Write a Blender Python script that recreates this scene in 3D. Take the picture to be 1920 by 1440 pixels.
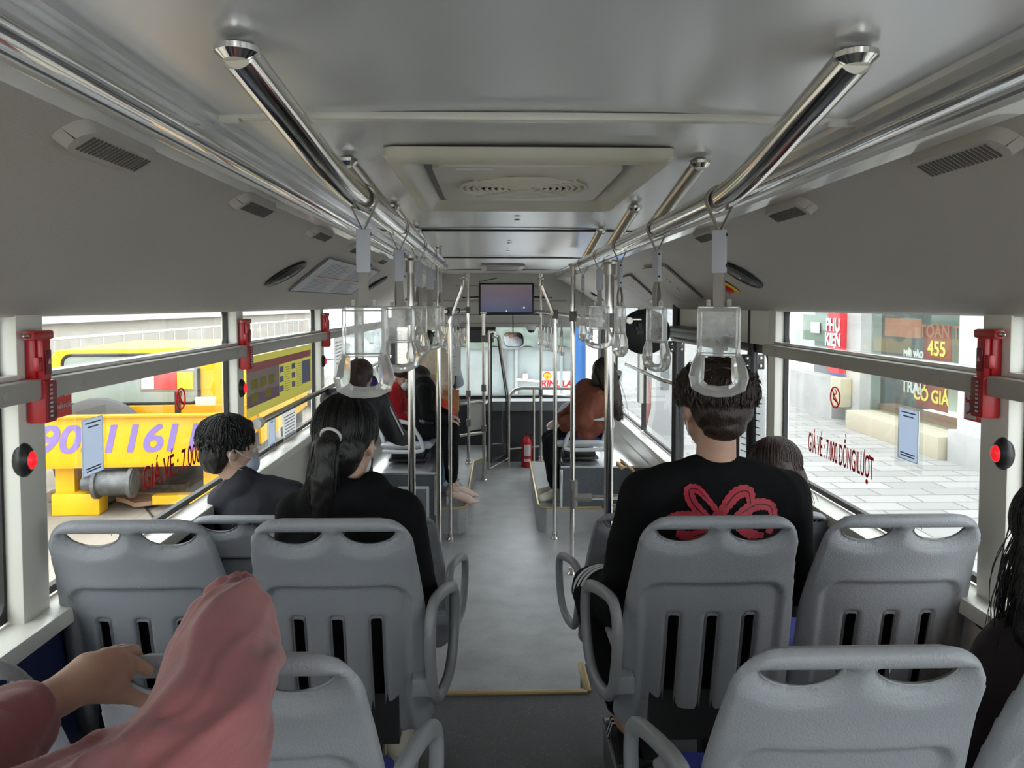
import bpy, bmesh, math, random
from mathutils import Vector, Matrix, Quaternion, noise
random.seed(7)
V = Vector
R = math.radians
for o in list(bpy.data.objects): bpy.data.objects.remove(o)
SC = bpy.context.scene
COL = SC.collection

# ---------------------------------------------------------------- camera
FPX, PITCH, YAW = 1440.0, R(2.5), R(1.51)
EYE = V((0, 0, 1.85))
cam_d = bpy.data.cameras.new('camera'); cam = bpy.data.objects.new('camera', cam_d); COL.objects.link(cam)
cam.location = EYE
cam.rotation_euler = (R(90) - PITCH, 0, -YAW)
cam_d.sensor_width = 36; cam_d.lens = 36 * FPX / 1920
cam_d.shift_y = -85 / 1920
cam_d.clip_start = .02; cam_d.clip_end = 200
SC.camera = cam
CM = cam.rotation_euler.to_matrix()

# ---------------------------------------------------------------- world, exposure
SC.view_settings.view_transform = 'Standard'
SC.view_settings.look = 'None'
SC.view_settings.gamma = 1
SC.view_settings.use_curve_mapping = False
SC.view_settings.exposure = 0.90
w = bpy.data.worlds.new('overcast_sky'); SC.world = w; w.use_nodes = True
nt = w.node_tree
bg = nt.nodes['Background']
tc = nt.nodes.new('ShaderNodeTexCoord'); nz = nt.nodes.new('ShaderNodeTexNoise'); nz.inputs['Scale'].default_value = 2.0
cr = nt.nodes.new('ShaderNodeValToRGB')
cr.color_ramp.elements[0].color = (.80, .87, .95, 1); cr.color_ramp.elements[1].color = (1, 1, 1, 1)
nt.links.new(tc.outputs['Generated'], nz.inputs['Vector']); nt.links.new(nz.outputs['Fac'], cr.inputs['Fac'])
nt.links.new(cr.outputs['Color'], bg.inputs['Color'])
bg.inputs['Strength'].default_value = 2.9

# ---------------------------------------------------------------- pixel rays (to read real positions off the photograph)
def ray(px, py):
    d = CM @ V(((px - 960) / FPX, -(py - 635) / FPX, -1))
    return d
def at(px, py, Y):
    d = ray(px, py); return EYE + d * (Y / d.y)
def onx(px, py, X):
    d = ray(px, py); return EYE + d * (X / d.x)
def onz(px, py, Z):
    d = ray(px, py); return EYE + d * ((Z - EYE.z) / d.z)
def onplane(px, py, p0, n):
    d = ray(px, py); return EYE + d * ((p0 - EYE).dot(n) / d.dot(n))

# ---------------------------------------------------------------- materials
MATS = {}
def mat(name, col, rough=.5, metal=0, spec=.5, emit=None, es=1, alpha=None, trans=0, ior=1.45, coat=0,
        noise_amt=0, noise_scale=20, bump=0, bump_scale=100, sheen=0, col2=None, stretch=None):
    if name in MATS: return MATS[name]
    m = bpy.data.materials.new(name); m.use_nodes = True
    n = m.node_tree.nodes; l = m.node_tree.links; b = n['Principled BSDF']
    b.inputs['Base Color'].default_value = (*col, 1)
    b.inputs['Roughness'].default_value = rough
    b.inputs['Metallic'].default_value = metal
    b.inputs['Specular IOR Level'].default_value = spec
    b.inputs['IOR'].default_value = ior
    if trans: b.inputs['Transmission Weight'].default_value = trans
    if coat: b.inputs['Coat Weight'].default_value = coat; b.inputs['Coat Roughness'].default_value = .08
    if sheen: b.inputs['Sheen Weight'].default_value = sheen
    if emit: b.inputs['Emission Color'].default_value = (*emit, 1); b.inputs['Emission Strength'].default_value = es
    if noise_amt or bump:
        t = n.new('ShaderNodeTexCoord'); mp = n.new('ShaderNodeMapping')
        l.new(t.outputs['Object'], mp.inputs['Vector'])
        if stretch: mp.inputs['Scale'].default_value = stretch
    if noise_amt:
        x = n.new('ShaderNodeTexNoise'); x.inputs['Scale'].default_value = noise_scale; x.inputs['Detail'].default_value = 4
        l.new(mp.outputs['Vector'], x.inputs['Vector'])
        r = n.new('ShaderNodeMixRGB'); r.blend_type = 'MIX'
        c2 = col2 or tuple(max(0, c * (1 - noise_amt)) for c in col)
        r.inputs['Color1'].default_value = (*col, 1); r.inputs['Color2'].default_value = (*c2, 1)
        ramp = n.new('ShaderNodeValToRGB'); ramp.color_ramp.elements[0].position = .35; ramp.color_ramp.elements[1].position = .65
        l.new(x.outputs['Fac'], ramp.inputs['Fac']); l.new(ramp.outputs['Color'], r.inputs['Fac'])
        l.new(r.outputs['Color'], b.inputs['Base Color'])
    if bump:
        x = n.new('ShaderNodeTexNoise'); x.inputs['Scale'].default_value = bump_scale; x.inputs['Detail'].default_value = 3
        l.new(mp.outputs['Vector'], x.inputs['Vector'])
        bp = n.new('ShaderNodeBump'); bp.inputs['Strength'].default_value = bump; bp.inputs['Distance'].default_value = .004
        l.new(x.outputs['Fac'], bp.inputs['Height']); l.new(bp.outputs['Normal'], b.inputs['Normal'])
    MATS[name] = m
    return m

def glass_mat(name, tint=(.95, .97, .96), refl=.12):
    m = bpy.data.materials.new(name); m.use_nodes = True
    n = m.node_tree.nodes; l = m.node_tree.links; n.clear()
    o = n.new('ShaderNodeOutputMaterial'); tr = n.new('ShaderNodeBsdfTransparent'); g = n.new('ShaderNodeBsdfGlossy')
    tr.inputs['Color'].default_value = (*tint, 1); g.inputs['Roughness'].default_value = .03
    f = n.new('ShaderNodeFresnel'); f.inputs['IOR'].default_value = 1.4
    mx = n.new('ShaderNodeMixShader')
    ge = n.new('ShaderNodeNewGeometry'); su = n.new('ShaderNodeMath'); su.operation = 'MULTIPLY'; iv = n.new('ShaderNodeMath'); iv.operation = 'SUBTRACT'
    iv.inputs[0].default_value = 1; l.new(ge.outputs['Backfacing'], iv.inputs[1]); l.new(iv.outputs[0], su.inputs[0]); l.new(f.outputs['Fac'], su.inputs[1])
    l.new(su.outputs[0], mx.inputs['Fac']); l.new(tr.outputs[0], mx.inputs[1]); l.new(g.outputs[0], mx.inputs[2])
    l.new(mx.outputs[0], o.inputs['Surface'])
    MATS[name] = m; return m

def paper_mat(name, col, tl=.5):
    m = mat(name, col, .6); n = m.node_tree.nodes; l = m.node_tree.links; o = n['Material Output']
    t = n.new('ShaderNodeBsdfTranslucent'); t.inputs['Color'].default_value = (*col, 1); mx = n.new('ShaderNodeMixShader'); mx.inputs['Fac'].default_value = tl
    l.new(n['Principled BSDF'].outputs[0], mx.inputs[1]); l.new(t.outputs[0], mx.inputs[2]); l.new(mx.outputs[0], o.inputs['Surface']); return m
def milky_mat(name, rough, mixf, col=(.9, .9, .87)):
    "clear moulded plastic with a little cloudiness"
    m = mat(name, (1, 1, 1), rough, trans=1, ior=1.30); n = m.node_tree.nodes; l = m.node_tree.links; o = n['Material Output']
    t = n.new('ShaderNodeBsdfTranslucent'); d = n.new('ShaderNodeBsdfDiffuse'); a = n.new('ShaderNodeMixShader'); b = n.new('ShaderNodeMixShader')
    t.inputs['Color'].default_value = (*col, 1); d.inputs['Color'].default_value = (*col, 1); a.inputs['Fac'].default_value = .5; b.inputs['Fac'].default_value = mixf
    l.new(t.outputs[0], a.inputs[1]); l.new(d.outputs[0], a.inputs[2]); l.new(n['Principled BSDF'].outputs[0], b.inputs[1]); l.new(a.outputs[0], b.inputs[2]); l.new(b.outputs[0], o.inputs['Surface']); return m
def haze_pane(name, f):
    m = glass_mat(name, (.97, .98, .98)); n = m.node_tree.nodes; l = m.node_tree.links; o = n['Material Output']
    src = o.inputs['Surface'].links[0].from_socket; d = n.new('ShaderNodeBsdfDiffuse'); d.inputs['Color'].default_value = (.8, .8, .77, 1); t = n.new('ShaderNodeBsdfTranslucent'); t.inputs['Color'].default_value = (.8, .8, .77, 1)
    a = n.new('ShaderNodeMixShader'); a.inputs['Fac'].default_value = .5; b = n.new('ShaderNodeMixShader')
    x = n.new('ShaderNodeTexNoise'); x.inputs['Scale'].default_value = 35; x.inputs['Detail'].default_value = 4; tc_ = n.new('ShaderNodeTexCoord'); l.new(tc_.outputs['Object'], x.inputs['Vector'])
    mr = n.new('ShaderNodeMapRange'); mr.inputs['From Min'].default_value = .3; mr.inputs['From Max'].default_value = .7; mr.inputs['To Min'].default_value = f * .5; mr.inputs['To Max'].default_value = f * 1.5
    l.new(x.outputs['Fac'], mr.inputs['Value']); l.new(mr.outputs[0], b.inputs['Fac'])
    l.new(d.outputs[0], a.inputs[1]); l.new(t.outputs[0], a.inputs[2]); l.new(src, b.inputs[1]); l.new(a.outputs[0], b.inputs[2]); l.new(b.outputs[0], o.inputs['Surface']); return m
def speckle_mat(name, base, spk, rough=.45, scale=180, th=.62, mottled=0):
    m = mat(name, base, rough)
    n = m.node_tree.nodes; l = m.node_tree.links; b = n['Principled BSDF']
    t = n.new('ShaderNodeTexCoord')
    a = n.new('ShaderNodeTexNoise'); a.inputs['Scale'].default_value = scale; a.inputs['Detail'].default_value = 1
    l.new(t.outputs['Object'], a.inputs['Vector'])
    r = n.new('ShaderNodeValToRGB'); r.color_ramp.elements[0].position = th; r.color_ramp.elements[1].position = th + .05
    l.new(a.outputs['Fac'], r.inputs['Fac'])
    mx = n.new('ShaderNodeMixRGB'); mx.inputs['Color1'].default_value = (*base, 1); mx.inputs['Color2'].default_value = (*spk, 1)
    l.new(r.outputs['Color'], mx.inputs['Fac'])
    out = mx
    if mottled:
        c = n.new('ShaderNodeTexNoise'); c.inputs['Scale'].default_value = 5; c.inputs['Detail'].default_value = 6
        l.new(t.outputs['Object'], c.inputs['Vector'])
        r2 = n.new('ShaderNodeValToRGB'); r2.color_ramp.elements[0].position = .3; r2.color_ramp.elements[1].position = .7
        k = 1 - mottled
        r2.color_ramp.elements[0].color = (k, k, k, 1)
        l.new(c.outputs['Fac'], r2.inputs['Fac'])
        m2 = n.new('ShaderNodeMixRGB'); m2.blend_type = 'MULTIPLY'; m2.inputs['Fac'].default_value = 1
        l.new(mx.outputs['Color'], m2.inputs['Color1']); l.new(r2.outputs['Color'], m2.inputs['Color2']); out = m2
    l.new(out.outputs['Color'], b.inputs['Base Color'])
    return m

panel = mat('warm_grey_moulded_panel', (.44, .41, .375), .55, bump=.25, bump_scale=220)
ceilm = mat('satin_grey_ceiling', (.70, .71, .72), .27, metal=.45, spec=.5)
cream = mat('cream_enamel', (.72, .71, .64), .35)
creamd = mat('warm_grey_rail_cover', (.42, .40, .36), .45)
rubber = mat('black_rubber', (.012, .012, .013), .5)
blackm = mat('black_metal', (.015, .015, .016), .35)
chrome = mat('polished_steel', (.80, .78, .74), .13, metal=1)
chrome2 = mat('brushed_steel', (.62, .59, .54), .27, metal=1)
alum = mat('bright_aluminium', (.82, .83, .84), .22, metal=.9)
gloss = mat('glossy_silver_cover', (.66, .66, .66), .12, metal=.75, coat=.5)
stripm = mat('glossy_pale_strip', (.74, .73, .70), .12, coat=.5)
seatm = mat('grey_seat_plastic', (.27, .28, .30), .42, bump=.35, bump_scale=260)
seatl = mat('pale_grey_seat_plastic', (.50, .52, .54), .4)
armm = mat('armrest_plastic', (.24, .25, .26), .33)
bluem = mat('blue_seat_fabric', (.015, .03, .22), .7, bump=.4, bump_scale=400)
bluel = mat('pale_blue_vinyl', (.34, .45, .62), .4)
floorm = speckle_mat('grey_vinyl_floor', (.34, .345, .35), (.50, .51, .52), .38, 240, .60, .28)
floord = speckle_mat('dark_speckled_vinyl', (.12, .125, .13), (.30, .31, .32), .5, 260, .66, .2)
boxm = speckle_mat('blue_grey_speckled_vinyl', (.07, .08, .095), (.36, .39, .42), .5, 230, .68)
goldm = mat('gold_edge_strip', (.50, .38, .18), .35, metal=.5)
redp = mat('red_plastic', (.42, .015, .02), .3)
redd = mat('dark_red_plastic', (.16, .008, .012), .35)
redg = mat('glowing_red_button', (.8, .02, .03), .3, emit=(1, .02, .03), es=.35)
clear = milky_mat('clear_plastic', .05, .30)
cardm = haze_pane('cloudy_card_window', .32)
clearw = glass_mat('clear_acrylic_wall', (.93, .95, .95))
sleevem = mat('grey_strap_sleeve', (.46, .47, .52), .4)
web = mat('woven_strap', (.40, .37, .33), .75, bump=.6, bump_scale=300, stretch=(1, 1, 4))
winglass = glass_mat('window_glass', (.93, .95, .94))
whitep = paper_mat('white_paper', (.80, .81, .82), .35)
paperb = paper_mat('pale_blue_paper', (.50, .57, .74), .5)
inkd = mat('dark_ink', (.12, .13, .2), .6)
redink = paper_mat('red_ink', (.66, .02, .03), .35)
skin = mat('skin', (.52, .31, .22), .5, noise_amt=.12, noise_scale=30)
skin2 = mat('fair_skin', (.62, .40, .30), .5, noise_amt=.1, noise_scale=30)
hairb = mat('black_hair', (.010, .009, .009), .38, bump=.6, bump_scale=60, stretch=(6, 6, 1))
hairbr = mat('brown_hair', (.045, .020, .014), .38, bump=.6, bump_scale=60, stretch=(6, 6, 1), noise_amt=.5, noise_scale=12)
hairdb = mat('dark_brown_hair', (.022, .011, .007), .4, bump=.6, bump_scale=60, stretch=(6, 6, 1))
blackc = mat('black_cloth', (.0045, .0045, .0055), .9, spec=.25, bump=.3, bump_scale=90)
navyc = mat('charcoal_cloth', (.022, .024, .032), .8, bump=.3, bump_scale=90)
pinkc = mat('pink_jacket_cloth', (.37, .125, .13), .62, noise_amt=.12, noise_scale=9, sheen=.25, bump=.15, bump_scale=300)
redc = mat('red_cloth', (.55, .015, .02), .7)
rustc = mat('rust_brown_cloth', (.17, .046, .024), .75, noise_amt=.15, noise_scale=10)
creamc = mat('cream_knit', (.55, .48, .38), .9, bump=.6, bump_scale=120)
jeans = mat('light_denim', (.13, .22, .34), .8, noise_amt=.35, noise_scale=10)
maskm = mat('pale_face_mask', (.42, .48, .60), .7)
maskd = mat('dark_face_mask', (.05, .05, .055), .7)
maskw = mat('white_face_mask', (.72, .72, .74), .7)
yellowm = mat('yellow_truck_paint', (.90, .50, .012), .35, noise_amt=.1, noise_scale=3)
ydark = mat('amber_truck_paint', (.72, .36, .01), .4)

# ---------------------------------------------------------------- object helpers
def tag(o, label=None, cat=None, group=None, kind=None):
    if label: o['label'] = label
    if cat: o['category'] = cat
    if group: o['group'] = group
    if kind: o['kind'] = kind
    return o
def empty(name, loc, label, cat, group=None, rz=0):
    o = bpy.data.objects.new(name, None); COL.objects.link(o)
    o.location = loc; o.rotation_euler.z = rz; o.empty_display_size = .1
    return tag(o, label, cat, group)
def copy_tree(o, parent=None):
    c = o.copy(); COL.objects.link(c)
    if parent: c.parent = parent
    for ch in list(o.children): copy_tree(ch, c)
    return c
def shade(me, ang=40):
    me.polygons.foreach_set('use_smooth', [True] * len(me.polygons))
    me.set_sharp_from_angle(angle=R(ang))
def place(o, parent):
    "parent without moving the world-space vertices"
    o.parent = parent
    if parent:
        m = Matrix.Identity(4); p = parent; chain = []
        while p: chain.append(p); p = p.parent
        for q in reversed(chain): m = m @ q.matrix_basis
        o.matrix_basis = m.inverted()
class MB:
    "collects shapes; build() links them as one mesh object (several materials allowed)"
    def __init__(s): s.bm = bmesh.new(); s.mats = []; s.cur = 0
    def m(s, mt):
        if mt not in s.mats: s.mats.append(mt)
        s.cur = s.mats.index(mt); return s
    def _f(s, vs):
        try:
            f = s.bm.faces.new(vs); f.material_index = s.cur; return f
        except ValueError: return None
    def box(s, c, size, rot=None, bev=0):
        t = bmesh.new(); bmesh.ops.create_cube(t, size=1)
        for v in t.verts: v.co = V((v.co.x * size[0], v.co.y * size[1], v.co.z * size[2]))
        if bev: bmesh.ops.bevel(t, geom=list(t.edges), offset=min(bev, min(size) * .45), segments=2, profile=.6, affect='EDGES')
        M = Matrix.Translation(V(c)) @ (rot.to_4x4() if rot else Matrix.Identity(4))
        return s.merge(t, M)
    def merge(s, t, M=None):
        mp = {}
        for v in t.verts: mp[v] = s.bm.verts.new(M @ v.co if M else v.co)
        for f in t.faces: s._f([mp[v] for v in f.verts])
        t.free(); return s
    def ring(s, c, n, r, ax, k=16, rr=None):
        a = ax.normalized(); u = a.orthogonal().normalized() if rr is None else rr; w_ = a.cross(u)
        return [s.bm.verts.new(c + (u * math.cos(2 * math.pi * i / k) + w_ * math.sin(2 * math.pi * i / k)) * r) for i in range(k)]
    def tube(s, pts, r, k=12, cap=True, flat=None):
        "round tube along pts; r number or list; flat=(a,b) elliptical section"
        pts = [V(p) for p in pts]; n = len(pts)
        rs = r if isinstance(r, (list, tuple)) else [r] * n
        prev = None; rings = []
        for i, p in enumerate(pts):
            d = (pts[min(i + 1, n - 1)] - pts[max(i - 1, 0)]).normalized()
            if prev is None: u = d.orthogonal().normalized()
            else:
                u = prev - d * prev.dot(d)
                u = u.normalized() if u.length > 1e-6 else d.orthogonal().normalized()
            prev = u; w_ = d.cross(u)
            fa, fb = flat or (1, 1)
            rings.append([s.bm.verts.new(p + (u * math.cos(2 * math.pi * j / k) * fa + w_ * math.sin(2 * math.pi * j / k) * fb) * rs[i]) for j in range(k)])
        for a, b in zip(rings, rings[1:]):
            for j in range(k): s._f([a[j], a[(j + 1) % k], b[(j + 1) % k], b[j]])
        if cap: s._f(rings[0][::-1]); s._f(rings[-1])
        return s
    def lathe(s, c, prof, k=24, axis=V((0, 0, 1))):
        q = V((0, 0, 1)).rotation_difference(axis.normalized()); c = V(c); rings = []
        for (r, z) in prof:
            rings.append([s.bm.verts.new(c + q @ V((r * math.cos(2 * math.pi * j / k), r * math.sin(2 * math.pi * j / k), z))) for j in range(k)])
        for a, b in zip(rings, rings[1:]):
            for j in range(k): s._f([a[j], a[(j + 1) % k], b[(j + 1) % k], b[j]])
        s._f(rings[0][::-1]); s._f(rings[-1]); return s
    def prism(s, poly, thick):
        "poly: list of 3d points (planar); extruded by vector thick"
        a = [s.bm.verts.new(V(p)) for p in poly]; b = [s.bm.verts.new(V(p) + V(thick)) for p in poly]; n = len(a)
        s._f(a[::-1]); s._f(b)
        for i in range(n): s._f([a[i], a[(i + 1) % n], b[(i + 1) % n], b[i]])
        return s
    def quad(s, pts): s._f([s.bm.verts.new(V(p)) for p in pts]); return s
    def sweep(s, prof, y0, y1, closed=True):
        "profile of (x,z) swept along y"
        a = [s.bm.verts.new((x, y0, z)) for x, z in prof]; b = [s.bm.verts.new((x, y1, z)) for x, z in prof]; n = len(a)
        for i in range(n if closed else n - 1): s._f([a[i], a[(i + 1) % n], b[(i + 1) % n], b[i]])
        if closed: s._f(a[::-1]); s._f(b)
        return s
    def sph(s, c, r, M=None, u=16, v=10):
        t = bmesh.new(); bmesh.ops.create_uvsphere(t, u_segments=u, v_segments=v, radius=1)
        rr = r if isinstance(r, (tuple, list)) else (r, r, r)
        T = Matrix.Translation(V(c)) @ (M.to_4x4() if M else Matrix.Identity(4)) @ Matrix.Diagonal((*rr, 1))
        return s.merge(t, T)
    def build(s, name, mt=None, parent=None, ang=40, kind=None, keep=True):
        if not s.mats: s.mats = [mt]
        bmesh.ops.recalc_face_normals(s.bm, faces=s.bm.faces)
        me = bpy.data.meshes.new(name); s.bm.to_mesh(me); s.bm.free()
        for q in s.mats: me.materials.append(q)
        shade(me, ang)
        o = bpy.data.objects.new(name, me); COL.objects.link(o)
        if parent:
            if keep: place(o, parent)
            else: o.parent = parent
        if kind: o['kind'] = kind
        return o
def arc(c, r, a0, a1, n, ux, uy):
    return [V(c) + (ux * math.cos(R(a0 + (a1 - a0) * i / n)) + uy * math.sin(R(a0 + (a1 - a0) * i / n))) * r for i in range(n + 1)]
def smooth_path(pts, n=6):
    "Catmull-Rom"
    pts = [V(p) for p in pts]; out = []
    for i in range(len(pts) - 1):
        p0 = pts[max(i - 1, 0)]; p1 = pts[i]; p2 = pts[i + 1]; p3 = pts[min(i + 2, len(pts) - 1)]
        for j in range(n):
            t = j / n
            out.append(.5 * ((2 * p1) + (p2 - p0) * t + (2 * p0 - 5 * p1 + 4 * p2 - p3) * t * t + (3 * p1 - p0 - 3 * p2 + p3) * t ** 3))
    out.append(pts[-1]); return out
def rrect(hw, hh, r, n=5):
    out = []
    for cx, cy, a in ((hw - r, hh - r, 0), (-hw + r, hh - r, 90), (-hw + r, -hh + r, 180), (hw - r, -hh + r, 270)):
        for i in range(n + 1): out.append((cx + r * math.cos(R(a + 90 * i / n)), cy + r * math.sin(R(a + 90 * i / n))))
    return out
def text_mesh(txt, size, M, mt, name='lettering', parent=None, extrude=.0006, sx=1, bold=0, shear=0, align='CENTER'):
    cu = bpy.data.curves.new('t', 'FONT'); cu.body = txt; cu.size = size; cu.extrude = extrude; cu.align_x = align; cu.align_y = 'CENTER'
    cu.shear = shear
    ob = bpy.data.objects.new('t', cu); COL.objects.link(ob)
    dg = bpy.context.evaluated_depsgraph_get(); dg.update()
    me = bpy.data.meshes.new_from_object(ob.evaluated_get(dg)); bpy.data.objects.remove(ob)
    if bold:
        bm_ = bmesh.new()
        for q, (dx, dy) in enumerate(((0, 0), (-bold, -bold * .6), (bold, -bold * .6), (-bold, bold * .6), (bold, bold * .6))):
            t_ = bmesh.new(); t_.from_mesh(me); mp_ = {}
            for v in t_.verts: mp_[v] = bm_.verts.new(v.co + V((dx, dy, q * .00012)))
            for fc in t_.faces: bm_.faces.new([mp_[v] for v in fc.verts])
            t_.free()
        bm_.to_mesh(me); bm_.free()
    me.transform(M @ Matrix.Diagonal((sx, 1, 1, 1))); me.materials.clear(); me.materials.append(mt)
    o = bpy.data.objects.new(name, me); COL.objects.link(o)
    if parent: place(o, parent)
    return o
def frame_M(origin, ux, uy):
    "4x4 with x along ux, y along uy"
    ux = V(ux).normalized(); uy = V(uy); uy = (uy - ux * uy.dot(ux)).normalized(); uz = ux.cross(uy)
    return Matrix(((ux.x, uy.x, uz.x, origin[0]), (ux.y, uy.y, uz.y, origin[1]), (ux.z, uy.z, uz.z, origin[2]), (0, 0, 0, 1)))
class Org:
    "organic solid: overlapping capsules and ellipsoids fused into one continuous surface"
    def __init__(s): s.mb = MB()
    def cap(s, a, ra, b, rb, k=16):
        a, b = V(a), V(b)
        s.mb.sph(a, ra, u=k, v=10); s.mb.sph(b, rb, u=k, v=10)
        if (b - a).length > 1e-5: s.mb.tube([a, b], [ra, rb], k)
        return s
    def chain(s, pts, rs):
        for i in range(len(pts) - 1): s.cap(pts[i], rs[i], pts[i + 1], rs[i + 1])
        return s
    def ell(s, c, r, M=None): s.mb.sph(c, r, M, u=20, v=14); return s
    def raw(s, f): f(s.mb); return s
    def bake(s, name, mt, parent=None, vox=.009, smooth=3, fold=0, fold_scale=12, fold_fn=None):
        me = bpy.data.meshes.new(name); bmesh.ops.recalc_face_normals(s.mb.bm, faces=s.mb.bm.faces)
        s.mb.bm.to_mesh(me); s.mb.bm.free()
        ob = bpy.data.objects.new(name, me); COL.objects.link(ob)
        r = ob.modifiers.new('r', 'REMESH'); r.mode = 'VOXEL'; r.voxel_size = vox
        if smooth:
            q = ob.modifiers.new('s', 'SMOOTH'); q.factor = .6; q.iterations = smooth
        dg = bpy.context.evaluated_depsgraph_get(); dg.update()
        m2 = bpy.data.meshes.new_from_object(ob.evaluated_get(dg)); bpy.data.objects.remove(ob)
        if fold or fold_fn:
            nrm = [v.normal.copy() for v in m2.vertices]
            for v, n_ in zip(m2.vertices, nrm):
                d = fold_fn(v.co, n_) if fold_fn else 0
                if fold:
                    q = v.co * fold_scale
                    q = V((q.x, q.y, q.z * .6)) + V((noise.noise(q * .5), noise.noise(q * .5 + V((9, 1, 4))), 0)) * 1.2
                    d += (1 - 2 * abs(noise.noise(q))) * fold - fold * .6
                v.co += n_ * d
        m2.materials.clear(); m2.materials.append(mt)
        m2.polygons.foreach_set('use_smooth', [True] * len(m2.polygons)); m2.name = name
        o = bpy.data.objects.new(name, m2); COL.objects.link(o)
        if parent: place(o, parent)
        return o

# ================================================================ SHELL OF THE BUS
XL, XR = -1.13, 1.29          # inner faces of the side walls
CZ = 2.21                     # ceiling height
CXL, CXR = -.536, .711        # ceiling panel edges
BACK, FRONT = -1.30, 9.0
WT = 1.835                    # top of the side windows

def st(mb, name, mt=None, ang=40): return mb.build(name, mt, ang=ang, kind='structure')
st(MB().box(((XL + XR) / 2, (BACK + FRONT) / 2 + .1, -.03), (XR - XL + .1, FRONT - BACK + .3, .06)), 'floor', floorm)
# raised rear floor, podiums
st(MB().m(floord).box((.07, (BACK + 3.09) / 2, .1325), (.64, 3.09 - BACK, .263)), 'floor', None)
m = MB().m(floord).box(((XL - .25) / 2, (BACK + 2.62) / 2, .199), (-.25 - XL, 2.62 - BACK, .4))
m.box(((XL - .25) / 2, 2.62 + .235, .1325), (-.25 - XL, .47, .263)); st(m, 'floor')
m = MB().m(floord).box(((XR + .39) / 2, (BACK + 2.62) / 2, .199), (XR - .39, 2.62 - BACK, .4))
m.box(((XR + .39) / 2, 2.62 + .35, .1325), (XR - .39, .70, .263)); st(m, 'floor')
k = 1
def trim(mb, mt=None):
    global k
    st(mb, 'trim_%d' % k, mt); k += 1
# gold nosing on the step edges
trim(MB().box((.07, 3.075, .267), (.64, .03, .010), bev=.003).box((.392, 3.2, .267), (.03, .25, .010), bev=.003), goldm)
trim(MB().box((-.248, (BACK + 2.62) / 2, .402), (.03, 2.62 - BACK, .010), bev=.003), alum)
m = MB().m(goldm).box((.402, (BACK + 2.62) / 2, .402), (.022, 2.62 - BACK, .010), bev=.003)
m.m(alum).box((.388, (BACK + 2.62) / 2, .40), (.006, 2.62 - BACK, .016)); trim(m)
# front podiums beside the narrow aisle
m = MB().m(floorm)
m.prism([(XL, 6.15, .0), (-.27, 6.15, 0), (-.215, 6.20, 0), (-.205, 6.28, 0), (-.185, 8.0, 0), (-.06, 8.3, 0), (-.06, 9.0, 0), (XL, 9.0, 0)], (0, 0, .2)); st(m, 'floor')
m = MB().m(floorm)
m.prism([(XR, 6.15, 0), (.44, 6.15, 0), (.385, 6.20, 0), (.375, 6.28, 0), (.395, 8.0, 0), (.42, 8.05, 0), (XR, 8.05, 0)], (0, 0, .2)); st(m, 'floor')
trim(MB().tube([(-.43, 6.16, .203), (-.275, 6.16, .203), (-.225, 6.20, .203), (-.212, 6.28, .203), (-.193, 8.0, .203), (-.07, 8.3, .203)], .013, 6), goldm)
trim(MB().tube([(XR - .4, 6.16, .203), (.44, 6.16, .203), (.393, 6.21, .203), (.383, 6.28, .203), (.402, 8.0, .203)], .013, 6), goldm)

# ceiling: satin panels with seams and a cover bar
m = MB(); ys = [BACK, 1.52, 3.74, 5.88, 7.9, FRONT]
for a, b in zip(ys, ys[1:]):
    n = 12
    pr = [(CXL + (CXR - CXL) * i / n, CZ + .012 * (1 - (2 * i / n - 1) ** 2)) for i in range(n + 1)]
    m.sweep(pr + [(CXR, CZ + .035), (CXL, CZ + .035)], a + .003, b - .003)
st(m, 'ceiling', ceilm, 30)
trim(MB().box(((CXL + CXR) / 2, 1.50, CZ + .002), (CXR - CXL - .10, .028, .016), bev=.006).tube([(CXL + .002, 1.50, CZ), (CXL + .055, 1.50, CZ)], .013, 10).tube([(CXR - .055, 1.50, CZ), (CXR - .002, 1.50, CZ)], .013, 10), cream)
m = MB()
for y in ys[2:-1]: m.box(((CXL + CXR) / 2, y, CZ + .001), (CXR - CXL, .010, .010))
trim(m, rubber)
m = MB()
for q in ((970, 408), (955, 453), (953, 468)):
    p = onz(*q, CZ + .01); m.lathe(p, [(.016, -.006), (.012, -.012), (.004, -.013)], 12)
trim(m, chrome2)
# roof above everything
st(MB().box(((XL + XR) / 2, (BACK + 9.4) / 2, 2.40), (XR - XL + .24, 9.4 - BACK + .2, .05)).box((XL - .1, (BACK + 9.4) / 2, 2.12), (.03, 9.4 - BACK + .2, .54)).box((XR + .1, (BACK + 9.4) / 2, 2.12), (.03, 9.4 - BACK + .2, .54)), 'ceiling', cream)

# sloped side linings
def lining(s, xw, xs, nm):
    pr = [(xw - s * .07, WT + .02), (xw - s * .055, WT - .012), (xw - s * .01, WT - .014), (xw + s * .012, WT - .004), (xw + s * .04, WT + .022), (xw + s * .09, WT + .056)]
    a = V((xw + s * .09, WT + .056)); b = V((xs, EYE.z + .288))
    for i in range(1, 9):
        t = i / 8; p = a.lerp(b, t); pr.append((p.x, p.y + .006 * math.sin(math.pi * t)))
    pr += [(xs, 2.38), (xw - s * .07, 2.38)]
    return st(MB().sweep(pr, BACK, 8.9), nm, panel, 50)
lining(1, XL, -.63, 'wall_left'); lining(-1, XR, .80, 'wall_right')
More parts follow.
